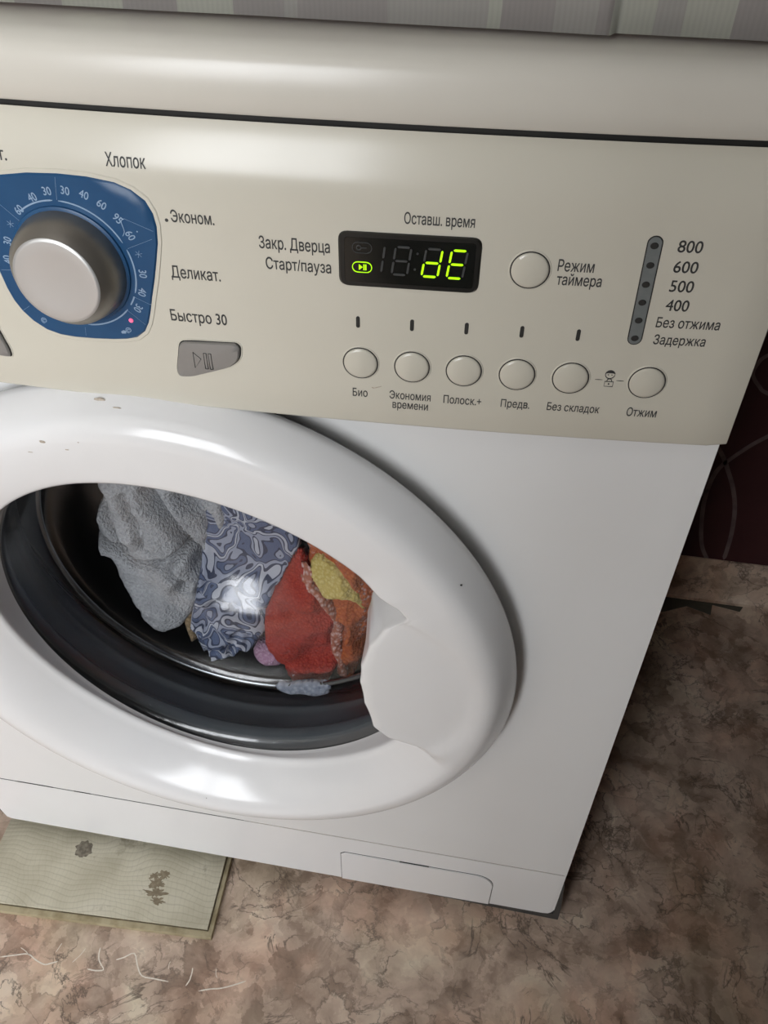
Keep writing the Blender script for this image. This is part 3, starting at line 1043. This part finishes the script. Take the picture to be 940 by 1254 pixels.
ring_strip('lock_icon', 0.1164, 0.1250, 0.6926, 0.0024, 'segoff')
ring_strip('pause_icon', 0.1164, 0.1250, 0.6836, 0.0024, 'segon')
strip('key_icon', circle(0.1193, 0.6926, 0.001, 12) + [(0.1203, 0.6926), (0.1228, 0.6926)], 0.0004, 'segoff', disp, on_panel, t=SH, steps=1)
seg_quad('play_icon', [(0.1193, 0.6849), (0.1193, 0.6823), (0.1209, 0.6836)], 'segon')
for x in (0.1213, 0.1221):
    seg_quad('pause_bar', [(x, 0.6823), (x + 0.0005, 0.6823), (x + 0.0005, 0.6849), (x, 0.6849)], 'segon')

# ---- programme dial
KX, KZ = -0.0168, 0.6722
dial_out = [(-0.041, 0.7123), (-0.028, 0.7142), (-0.0135, 0.7149), (0.0, 0.7146), (0.0124, 0.7131), (0.0195, 0.7104), (0.0251, 0.7061), (0.0277, 0.7005), (0.0284, 0.6946), (0.0276, 0.687), (0.0256, 0.679), (0.0229, 0.669), (0.0198, 0.6591), (0.0178, 0.652),
            (0.0157, 0.6457), (0.0128, 0.6404), (0.0080, 0.6365), (0.0025, 0.6349), (-0.0045, 0.6339), (-0.015, 0.6331), (-0.0249, 0.6328), (-0.033, 0.6333), (-0.0399, 0.6353), (-0.046, 0.6395), (-0.0505, 0.6446), (-0.0533, 0.650), (-0.0551, 0.6565), (-0.0563, 0.6653),
            (-0.0575, 0.674), (-0.0578, 0.682), (-0.0571, 0.690), (-0.0548, 0.6978), (-0.0515, 0.705), (-0.0467, 0.7100)]
patch('dial_surround', grow(dial_out, 0.0020), 'ivory', panel, 0.0004, 6, 0.0004)
dial = patch('dial_plate', dial_out, 'blue', wm, 0.0011, 8, 0.0009, base=0.0003)
DH = 0.00118
nums = [('60', -0.0361, 0.6972), ('40', -0.0279, 0.7036), ('30', -0.0200, 0.7070), ('30', -0.0112, 0.7079), ('40', -0.0027, 0.7068), ('60', 0.0047, 0.7030), ('95', 0.0109, 0.6972), ('60', 0.0153, 0.6897),
        ('30', 0.0177, 0.6714), ('40', 0.0156, 0.6619), ('30', 0.0119, 0.6531), ('30', -0.0466, 0.6815), ('40', -0.0496, 0.6720)]
for s, x, z in nums:
    text_rot('dial_number', s, 'blueink', dial, x, z, math.atan2(z - KZ, x - KX) - math.pi / 2, 0.0036, DH)
dstrip = lambda name, p, w=0.0004, st=1: strip(name, p, w, 'blueink', dial, on_panel, t=DH, steps=st)
for a, b in (((-0.0144, 0.7135), (-0.0162, 0.7034)), ((0.0253, 0.6888), (0.0128, 0.6833)), ((0.0188, 0.6556), (0.0105, 0.6592)), ((0.0139, 0.6445), (0.0059, 0.6517)), ((-0.0183, 0.6396), (-0.0190, 0.6348)),
             ((-0.0452, 0.6992), (-0.0365, 0.6911)), ((-0.0545, 0.6663), (-0.0492, 0.6667)), ((-0.0498, 0.6451), (-0.0453, 0.6482)), ((0.0140, 0.6973), (0.0265, 0.6926))):
    dstrip('dial_line', (a, b), 0.00028)
dstrip('dial_line', ((0.0115, 0.6890), (0.0128, 0.6915), (0.0122, 0.6960), (0.0140, 0.6973)), 0.0003, 4)


def arc(a0, a1, r=0.0308, n=14):
    return [(KX + r * math.cos(math.radians(a0 + (a1 - a0) * k / n)), KZ + r * math.sin(math.radians(a0 + (a1 - a0) * k / n))) for k in range(n + 1)]


for a0, a1 in ((88, 26), (20, -21), (-25, -35), (-41, -89), (93, 128)):
    dstrip('dial_arc', arc(a0, a1), 0.0007)
for x, z in ((0.0175, 0.6810), (-0.0425, 0.6900)):
    for k in range(3):
        t = math.radians(15 + 60 * k)
        dstrip('snowflake', ((x - 0.0018 * math.cos(t), z - 0.0018 * math.sin(t)), (x + 0.0018 * math.cos(t), z + 0.0018 * math.sin(t))), 0.0004)
for x, z in ((0.0046, 0.6405), (-0.0395, 0.6410)):
    dstrip('spiral', [(x + (0.0004 + 0.0013 * k / 22) * math.cos(k * 0.5), z + (0.0004 + 0.0013 * k / 22) * math.sin(k * 0.5)) for k in range(23)], 0.00035)
patch('basin_icon', [(0.0003, 0.6392), (0.0006, 0.6382), (0.0028, 0.6384), (0.0031, 0.6398), (0.0017, 0.6402)], 'blueink', dial, DH, 1, 0.0001, base=0.001)
patch('dial_dot', circle(0.0189, 0.6918, 0.0004, 8), 'blueink', dial, DH, 1, 0.0001, base=0.001)
patch('dial_lamp', circle(0.0069, 0.6461, 0.00115, 14), 'pink', dial, 0.0018, 2, 0.0004, base=0.001)

ky = psurf(KX, KZ)
bm = bmesh.new()
revolve(bm, [(0.0285, -0.0010), (0.0282, -0.0020), (0.0272, -0.0024)], 64, 0, 0)
bmesh.ops.contextual_create(bm, geom=[e for e in bm.edges if e.is_boundary and e.verts[0].co.y < -0.0023])
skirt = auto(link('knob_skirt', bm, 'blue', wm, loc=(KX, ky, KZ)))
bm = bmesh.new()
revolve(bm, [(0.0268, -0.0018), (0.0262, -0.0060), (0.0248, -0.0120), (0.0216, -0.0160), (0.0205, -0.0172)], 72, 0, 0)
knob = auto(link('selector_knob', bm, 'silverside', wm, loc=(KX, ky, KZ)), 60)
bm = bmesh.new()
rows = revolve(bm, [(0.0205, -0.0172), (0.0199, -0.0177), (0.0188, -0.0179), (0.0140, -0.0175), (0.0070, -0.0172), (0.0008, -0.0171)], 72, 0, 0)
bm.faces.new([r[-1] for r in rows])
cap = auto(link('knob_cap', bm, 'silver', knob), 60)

# ---- door
ROUT, RLIP, RFOOT = 0.222, 0.1675, 0.1660


def lerp_tab(tab, a):
    for (a0, v0), (a1, v1) in zip(tab, tab[1:]):
        if a0 <= a <= a1:
            t = (a - a0) / (a1 - a0)
            t = t * t * (3 - 2 * t) if False else t
            return v0 + (v1 - v0) * t
    return None


def polar(pts):
    out = []
    for x, z in pts:
        out.append((math.degrees(math.atan2(z - DZ, x - DX)), math.hypot(x - DX, z - DZ)))
    return sorted(out)


lip_tab = polar([(0.1305, 0.3455), (0.1244, 0.3719), (0.1217, 0.3944), (0.1224, 0.4123), (0.1277, 0.4346), (0.1368, 0.4526), (0.1441, 0.4611), (0.1513, 0.4673)])
A_LO, A_HI = lip_tab[0][0], lip_tab[-1][0]
lip_tab = [(A_LO - 7, RLIP)] + lip_tab + [(A_HI + 3.5, 0.1730), (A_HI + 8, RLIP)]
foot_tab = [(A_LO - 7, RFOOT), (A_LO, 0.138), (0, 0.1265), (10, 0.1215), (18, 0.1235), (25, 0.1330), (A_HI, 0.1480), (A_HI + 4, 0.1540), (A_HI + 9, 0.1600), (A_HI + 16, RFOOT)]


def door_profile(a):
    d = math.degrees(a)
    if d > 180:
        d -= 360
    sh = 0.0125 * max(0.0, -math.cos(a - math.radians(15))) ** 1.5     # opening sits a little off centre
    rl = lerp_tab(lip_tab, d) or RLIP - sh
    rf = lerp_tab(foot_tab, d) or RFOOT - sh
    pad = 1.0 if A_LO - 7 < d < A_HI + 8 else 0.0
    base = [(0.214, -0.0070), (0.2195, -0.0095), (0.2218, -0.0130), (0.2222, -0.0160), (0.2208, -0.0188), (0.2172, -0.0250), (0.2132, -0.0312), (0.2100, -0.0350),
            (0.2058, -0.0378), (0.2000, -0.0392)]
    cf = 1 - 0.40 * (1 - math.sin(a)) / 2           # the crest is lower towards the bottom
    base = [(r, y if y > -0.0188 else -0.0188 + (y + 0.0188) * cf) for r, y in base]
    yc = base[-1][1]
    p = list(base)
    r0 = 0.2000
    yo = -0.0170 - 0.0190 * math.cos(a - math.radians(75))          # the opening leans back towards the bottom
    bl = min(1.0, max(0.0, (d - (A_LO - 7)) / 4.0)) * min(1.0, max(0.0, (A_HI + 14 - d) / 8.0))
    yl = yo + (-0.0362 - yo) * bl
    nst = 12
    for k in range(1, nst + 1):
        t = k / nst
        r = r0 + (rl - r0) * t
        y = yc + (yl - yc) * t ** 1.6
        p.append((r, y))
    # rounded lip, then the inner wall down to the glass
    p.append((rl - 0.0018, yl + 0.0012))
    p.append((rl - 0.0024, yl + 0.0034))
    for k in range(1, 7):
        t = k / 6
        p.append((rl - 0.0024 + (rf - rl + 0.0024) * t, yl + 0.0034 + (max(0.007, yl + 0.005) - yl - 0.0034) * t))
    p.append((rf, 0.010))
    # finger pad: a shallow round dish pressed into the ring
    if pad or -40 < d < 50:
        q = []
        for r, y in p:
            x, z = DX + r * math.cos(a), DZ + r * math.sin(a)
            dd = math.hypot((x - 0.112), (z - 0.386))
            e = max(0.0, min(1.0, (0.089 - dd) / 0.007))
            e = e * e * (3 - 2 * e)
            q.append((r, y + (0.0022 * e if y < -0.03 and bl > 0.5 else 0.0)))
        p = q
    return p


door = bpy.data.objects.new('door', None)
C.objects.link(door)
door.parent = wm
door.location = (0, 0, 0)
bm = bmesh.new()
revolve(bm, None, 540, DX, DZ, door_profile)
auto(link('door_ring', bm, 'white', door), 50)
bm = bmesh.new()
revolve(bm, [(0.2140, -0.0070), (0.2120, 0.0000), (0.2060, 0.0000)], 96, DX, DZ)
link('door_seat', bm, 'dark', door, True)
bm = bmesh.new()
GLASS = [(0.1760, 0.0098), (0.1668, 0.0100), (0.1655, 0.0105), (0.1635, 0.0116), (0.1610, 0.0131), (0.1585, 0.0147), (0.1574, 0.0165), (0.1570, 0.0210), (0.1568, 0.0420), (0.1560, 0.0600), (0.1535, 0.0690), (0.1470, 0.0735), (0.1300, 0.0752), (0.1000, 0.0760), (0.0880, 0.0770), (0.0800, 0.0792), (0.0740, 0.0824),
         (0.0660, 0.0876), (0.0580, 0.0928), (0.0500, 0.0978), (0.0440, 0.1008), (0.0360, 0.1034), (0.0240, 0.1052), (0.0120, 0.1060), (0.0020, 0.1062)]
rows = revolve(bm, GLASS, 160, DX, DZ)
bm.faces.new([r[-1] for r in rows])
link('porthole_glass', bm, 'glass', door, True)
# rubber gasket rings seen through the glass
bm = bmesh.new()
revolve(bm, [(0.1675, 0.0330), (0.1660, 0.0335), (0.1675, 0.0360), (0.1690, 0.0480),
             (0.1700, 0.0520), (0.1680, 0.0540), (0.1680, 0.0570), (0.1715, 0.0590), (0.1740, 0.0680), (0.1760, 0.0720), (0.1850, 0.0760), (0.1900, 0.0860), (0.2050, 0.0950), (0.2340, 0.1000)], 120, DX, DZ)
link('rubber_gasket', bm, 'rubber', wm, True)
bm = bmesh.new()
revolve(bm, [(0.1975, 0.0010), (0.1900, 0.0070), (0.1780, 0.0115), (0.1690, 0.0122), (0.1672, 0.0135), (0.1680, 0.0155), (0.1660, 0.0170), (0.1665, 0.0190), (0.1645, 0.0205), (0.1630, 0.0300), (0.1650, 0.0330), (0.1680, 0.0335)], 120, DX, DZ)
link('gasket_lip', bm, 'gasketlip', wm, True)
bm = bmesh.new()
revolve(bm, [(0.1592, 0.0700), (0.1570, 0.0708), (0.1560, 0.0728), (0.1575, 0.0748), (0.1594, 0.0750), (0.1602, 0.0728), (0.1592, 0.0700)], 120, DX, DZ)
link('glass_edge', bm, 'glassedge', door, True)
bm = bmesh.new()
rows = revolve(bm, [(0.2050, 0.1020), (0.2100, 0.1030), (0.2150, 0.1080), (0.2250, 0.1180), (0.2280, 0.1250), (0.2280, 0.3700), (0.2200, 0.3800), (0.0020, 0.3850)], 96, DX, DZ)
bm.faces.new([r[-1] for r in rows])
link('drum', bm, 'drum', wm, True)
# scuffs and specks on the door
for x, z, r, mm, sx in ((-0.0194, 0.5975, 0.0016, 'speck', 2.2), (-0.0087, 0.5960, 0.0008, 'speck', 3.0), (-0.0511, 0.5753, 0.0012, 'speck', 1.6), (-0.0381, 0.5717, 0.0006, 'speck', 2.0),
                        (-0.0607, 0.5667, 0.0005, 'speck', 3.0), (-0.030, 0.578, 0.0005, 'speck', 1.0), (0.1789, 0.4977, 0.0009, 'dark', 1.0), (-0.0157, 0.1905, 0.0008, 'base', 0.5)):
    d = math.hypot(x - DX, z - DZ)
    p = [q for q in door_profile(math.atan2(z - DZ, x - DX)) if q[1] < -0.012]
    y = 0.0
    for q0, q1 in zip(p, p[1:]):
        if min(q0[0], q1[0]) <= d <= max(q0[0], q1[0]) and abs(q0[0] - q1[0]) > 1e-9:
            y = min(y, q0[1] + (q1[1] - q0[1]) * (d - q0[0]) / (q1[0] - q0[0]))
    bm = bmesh.new()
    bmesh.ops.create_icosphere(bm, subdivisions=2, radius=r)
    for v in bm.verts:
        k = 1 + 0.5 * noise.noise(v.co * 1500 + Vector((x * 100, 0, 0)))
        v.co = Vector((x + v.co.x * sx * k, y + v.co.y * 0.35, z + v.co.z * 0.7 * k))
    link('scuff', bm, mm, door, True)

# ------------------------------------------------------------------ laundry inside the drum


def dedge(p, poly):
    P = Vector(p)
    best = 9
    for i in range(len(poly)):
        a, b = Vector(poly[i - 1]), Vector(poly[i])
        ab = b - a
        t = max(0, min(1, (P - a).dot(ab) / max(ab.length_squared, 1e-12)))
        best = min(best, (a + ab * t - P).length)
    return best


def garment(name, label, cat, outline, y0, thick, m, seed, fold=0.006, fscale=28.0, fdir=(1, 0.4), res=0.0022, back=0.014, fine=0.35, creases=(), nearest=None, extra=0.0):
    """crumpled cloth: a closed lump whose front carries folds"""
    poly = rounded(outline, 0.008, 3)
    xs, zs_ = [p[0] for p in poly], [p[1] for p in poly]
    cx, cz = sum(xs) / len(xs), min(zs_)
    bm = bmesh.new()
    vs = {}
    nx_, nz_ = int((max(xs) - min(xs)) / res) + 2, int((max(zs_) - min(zs_)) / res) + 2
    for i in range(nx_):
        for j in range(nz_):
            x, z = min(xs) + i * res, min(zs_) + j * res
            wob = noise.noise_vector(Vector((x * 60, z * 60, seed))) * 0.003
            if not pip((x + wob.x, z + wob.y), poly):
                continue
            d = dedge((x + wob.x, z + wob.y), poly)
            h = thick * (1 - math.exp(-d / 0.011))
            q = Vector((x * fdir[0] + z * fdir[1], z * fdir[0] - x * fdir[1], 0))
            w = noise.noise_vector(Vector((x * 18, z * 18, seed * 3.1))) * 0.55
            f1 = 1 - abs(noise.noise(Vector((q.x * fscale + w.x, q.y * fscale * 0.38 + w.y, seed)))) * 2.2
            f2 = 1 - abs(noise.noise(Vector((x * fscale * 2.1 + w.y, z * fscale * 1.7 - w.x, seed + 9)))) * 2.0
            h += fold * (f1 * 0.95 + f2 * fine) * min(1, d / 0.006)
            for cl, dep, wid in creases:
                dc = min((Vector((x, z)) - (Vector(a_) + (Vector(b_) - Vector(a_)) * max(0, min(1, (Vector((x, z)) - Vector(a_)).dot(Vector(b_) - Vector(a_)) / (Vector(b_) - Vector(a_)).length_squared)))).length for a_, b_ in zip(cl, cl[1:]))
                h -= dep * math.exp(-(dc / wid) ** 2)
            y = y0 - h
            dd = math.hypot(x - DX, z - DZ)
            lim = (0.0785 if dd > 0.09 else 0.0785 + 0.0300 * min(1.0, (0.09 - dd) / 0.046)) + extra if nearest is None else nearest
            y = max(y, lim + 0.0005 * (1 + noise.noise(Vector((x * 90, z * 90, seed)))))
            vs[i, j] = bm.verts.new((x - cx, y - y0, z - cz))
    for (i, j) in list(vs):
        k = [(i, j), (i + 1, j), (i + 1, j + 1), (i, j + 1)]
        if all(q in vs for q in k):
            bm.faces.new([vs[q] for q in k])
    bmesh.ops.delete(bm, geom=[v for v in bm.verts if not v.link_faces], context='VERTS')
    be = [e for e in bm.edges if e.is_boundary]
    r = bmesh.ops.extrude_edge_only(bm, edges=be)
    nv = [g for g in r['geom'] if isinstance(g, bmesh.types.BMVert)]
    for v in nv:
        v.co.y = back
        v.co.x *= 0.85
        v.co.z = (v.co.z - 0.04) * 0.9 + 0.04
    be = [e for e in bm.edges if e.is_boundary]
    bmesh.ops.holes_fill(bm, edges=be, sides=0)
    o = link(name, bm, m, None, True, loc=(cx, y0, cz))
    tag(o, label, cat, 'laundry behind the porthole glass')
    return o


garment('terry_towel', 'crumpled grey terry towel at the left behind the porthole glass', 'towel',
        [(-0.112, 0.470), (-0.122, 0.4144), (-0.139, 0.3637), (-0.1427, 0.3334), (-0.1344, 0.2934), (-0.116, 0.2695), (-0.1178, 0.2403), (-0.1029, 0.234), (-0.0733, 0.2441), (-0.056, 0.282), (-0.0420, 0.3316), (-0.020, 0.374), (-0.018, 0.4102), (-0.022, 0.470)],
        0.121, 0.016, 'towel', 3.7, fold=0.016, fscale=15, fdir=(0.75, 0.65), fine=0.16, creases=[
            ([(-0.136, 0.3477), (-0.1202, 0.3396), (-0.104, 0.3266), (-0.0893, 0.3294), (-0.0734, 0.3404), (-0.0531, 0.352)], 0.0266, 0.0047),
            ([(-0.0785, 0.4117), (-0.0652, 0.3886), (-0.0522, 0.3583), (-0.047, 0.331)], 0.0266, 0.0053), ([(-0.1193, 0.4051), (-0.1214, 0.3761), (-0.1115, 0.3475)], 0.0190, 0.0053),
            ([(-0.0965, 0.4088), (-0.0933, 0.3809), (-0.0899, 0.3514)], 0.0152, 0.0042), ([(-0.0735, 0.326), (-0.0641, 0.3113), (-0.0693, 0.2933)], 0.0190, 0.0063),
            ([(-0.1331, 0.3244), (-0.1281, 0.2918), (-0.1167, 0.2622)], 0.0114, 0.0042), ([(-0.0489, 0.4083), (-0.0371, 0.3848), (-0.0337, 0.3616)], 0.0228, 0.0084)])
garment('printed_garment', 'blue and grey swirl printed garment in the middle behind the porthole glass', 'garment',
        [(-0.024, 0.445), (0.034, 0.435), (0.043, 0.3669), (0.035, 0.3462), (0.018, 0.3064), (0.010, 0.2548), (-0.0280, 0.2232), (-0.0656, 0.2156), (-0.0700, 0.251), (-0.055, 0.3105)],
        0.120, 0.012, 'blueprint', 8.2, extra=0.003, fold=0.024, fscale=34, fdir=(0.5, 0.9))
garment('red_cloth', 'bunched red knitted cloth right of the blue printed garment', 'cloth',
        [(0.0400, 0.3700), (0.0080, 0.301), (0.0030, 0.2668), (0.0181, 0.2165), (0.0293, 0.2066), (0.0688, 0.2120), (0.0800, 0.2501), (0.0740, 0.3052), (0.0600, 0.3416)],
        0.113, 0.014, 'red', 1.3, fold=0.018, fscale=26, fdir=(0.3, 1.0))
orange = garment('orange_cloth', 'orange knitted cloth with a pale speckled hem at the right of the porthole', 'cloth',
        [(0.045, 0.432), (0.090, 0.405), (0.122, 0.365), (0.1100, 0.3203), (0.1000, 0.2527), (0.0860, 0.2060), (0.0700, 0.2089), (0.0680, 0.2907), (0.048, 0.345)],
        0.114, 0.014, 'orange', 5.4, extra=0.006, fold=0.013, fscale=30, fdir=(1.0, -0.3))
hem = garment('hem', '', '', [(0.0431, 0.358), (0.0443, 0.3338), (0.0565, 0.3250), (0.0681, 0.3014), (0.0670, 0.2565), (0.0734, 0.2170), (0.0841, 0.220), (0.0785, 0.2589), (0.0795, 0.3055), (0.0683, 0.3310), (0.0551, 0.3380), (0.0530, 0.358)],
              0.0970, 0.008, 'hemcloth', 9.3, fold=0.006, fscale=60, res=0.0015, back=0.006)
for k_ in ('label', 'category', 'group'):
    del hem[k_]
hem.parent = orange
hem.location = hem.location - orange.location
hem['label'] = 'pale pink speckled crochet hem'
garment('yellow_cloth', 'small yellow knitted piece lying over the orange cloth', 'cloth',
        [(0.0490, 0.3570), (0.0560, 0.3720), (0.0750, 0.3720), (0.0960, 0.3600), (0.1030, 0.3330), (0.1000, 0.3130), (0.0930, 0.3260), (0.0790, 0.3290), (0.0600, 0.3290)],
        0.0975, 0.014, 'yellow', 2.9, fold=0.006, fscale=48, fdir=(0.4, 1.0), back=0.02)
garment('pink_sock', 'small pink knitted piece peeking out below the printed garment', 'sock',
        [(-0.0124, 0.2278), (0.0000, 0.238), (0.0217, 0.2388), (0.0208, 0.2127), (-0.0102, 0.2098)],
        0.106, 0.012, 'pinkcloth', 6.6, fold=0.004, fscale=40, res=0.0018)
garment('checked_cloth', 'pale blue checked cloth under the red cloth at the bottom', 'cloth',
        [(0.0200, 0.2275), (0.035, 0.2290), (0.050, 0.2340), (0.0720, 0.2420), (0.0740, 0.2330), (0.0720, 0.2255), (0.0500, 0.2180), (0.036, 0.2175), (0.0210, 0.2200)],
        0.0705, 0.003, 'palecloth', 4.1, fold=0.003, fscale=70, res=0.0012, back=0.004, nearest=0.0615)
garment('tan_strap', 'narrow tan strap between the grey towel and the printed garment', 'strap',
        [(-0.0760, 0.2600), (-0.0640, 0.2640), (-0.0580, 0.2480), (-0.0610, 0.2300), (-0.0720, 0.2280), (-0.0745, 0.2420)],
        0.106, 0.012, 'tan', 7.7, fold=0.003, fscale=50, res=0.0016, back=0.02)

# ------------------------------------------------------------------ laminate board under the machine's front edge
bd = thing('laminate_board', 'worn cream laminate board with wood figure lying under the washing machine', 'board', (-0.026, -0.0672, 0.0))
ang = math.atan2(-0.0672 + 0.0806, -0.0251 + 0.2329)
BW, BD_ = 0.236, 0.090


def bpart(name, x0, x1, y0, y1, z0, z1, m, bev):
    bm = bmesh.new()
    bbox(bm, x0, x1, y0, y1, z0, z1, bev, 2)
    return auto(link(name, bm, m, bd))


bd.rotation_euler = (0, 0, ang * 0.85)
bpart('laminate_top', -BW, 0.0, 0.0, BD_, 0.0072, 0.0100, 'board', 0.0008)
bpart('dirt_line', -BW + 0.001, 0.0006, -0.0006, BD_, 0.0062, 0.0072, 'boardgap', 0.0)
bpart('fibreboard_core', -BW, 0.0048, -0.0062, BD_, 0.0, 0.0062, 'boardedge', 0.0008)


def blot(name, cx, cy, rx, ry, m, seed, jag):
    bm = bmesh.new()
    n = 40
    vs = []
    for i in range(n):
        a = 2 * math.pi * i / n
        k = 1 + jag * noise.noise(Vector((math.cos(a) * 2.5, math.sin(a) * 2.5, seed))) + jag * 0.6 * noise.noise(Vector((math.cos(a) * 9, math.sin(a) * 9, seed)))
        vs.append((cx + rx * k * math.cos(a), cy + ry * k * math.sin(a)))
    t = [bm.verts.new((x, y, 0.01012)) for x, y in vs]
    b = [bm.verts.new((x, y, 0.0099)) for x, y in vs]
    c = bm.verts.new((cx, cy, 0.01014))
    for i in range(n):
        j = (i + 1) % n
        bm.faces.new((t[i], t[j], c))
        bm.faces.new((t[i], b[i], b[j], t[j]))
    link(name, bm, m, bd)


blot('stain', -0.147, 0.0620, 0.0085, 0.0085, 'stain', 1.0, 0.25)
for k, (x, y, rx, ry) in enumerate(((-0.062, 0.036, 0.008, 0.005), (-0.057, 0.046, 0.005, 0.004), (-0.066, 0.044, 0.004, 0.003), (-0.060, 0.027, 0.008, 0.004), (-0.056, 0.020, 0.006, 0.003))):
    blot('scrape', x, y, rx, ry, 'stain2', 3.0 + k, 0.9)

# ------------------------------------------------------------------ striped curtain hanging down to the lid
bm = bmesh.new()
nxc, nzc = 330, 24
grid = []
for i in range(nxc + 1):
    x = -0.327 + 0.66 * i / nxc
    yb = 0.006 + (0.004 if x > 0.2125 else 0.0) - 0.010 * max(0.0, (0.08 - x)) * 1.0
    row = []
    for j in range(nzc + 1):
        t = j / nzc
        z = 0.7735 + 0.55 * t + (0.0003 * noise.noise(Vector((x * 12, 0, 1))) if j == 0 else 0)
        y = yb + 0.0020 * noise.noise(Vector((x * 26, t * 1.5, 4.0))) * (0.12 + t) + 0.004 * t * math.sin(x * 40)
        row.append(bm.verts.new((x, y, z)))
    grid.append(row)
for A, B in zip(grid, grid[1:]):
    for j in range(nzc):
        bm.faces.new((A[j], B[j], B[j + 1], A[j + 1]))
cur = link('striped_curtain', bm, 'curtain', None, True)
sm = cur.modifiers.new('thickness', 'SOLIDIFY')
sm.thickness = 0.0012
sm.offset = 1.0
tag(cur, 'grey striped curtain hanging down to the top of the washing machine', 'curtain')
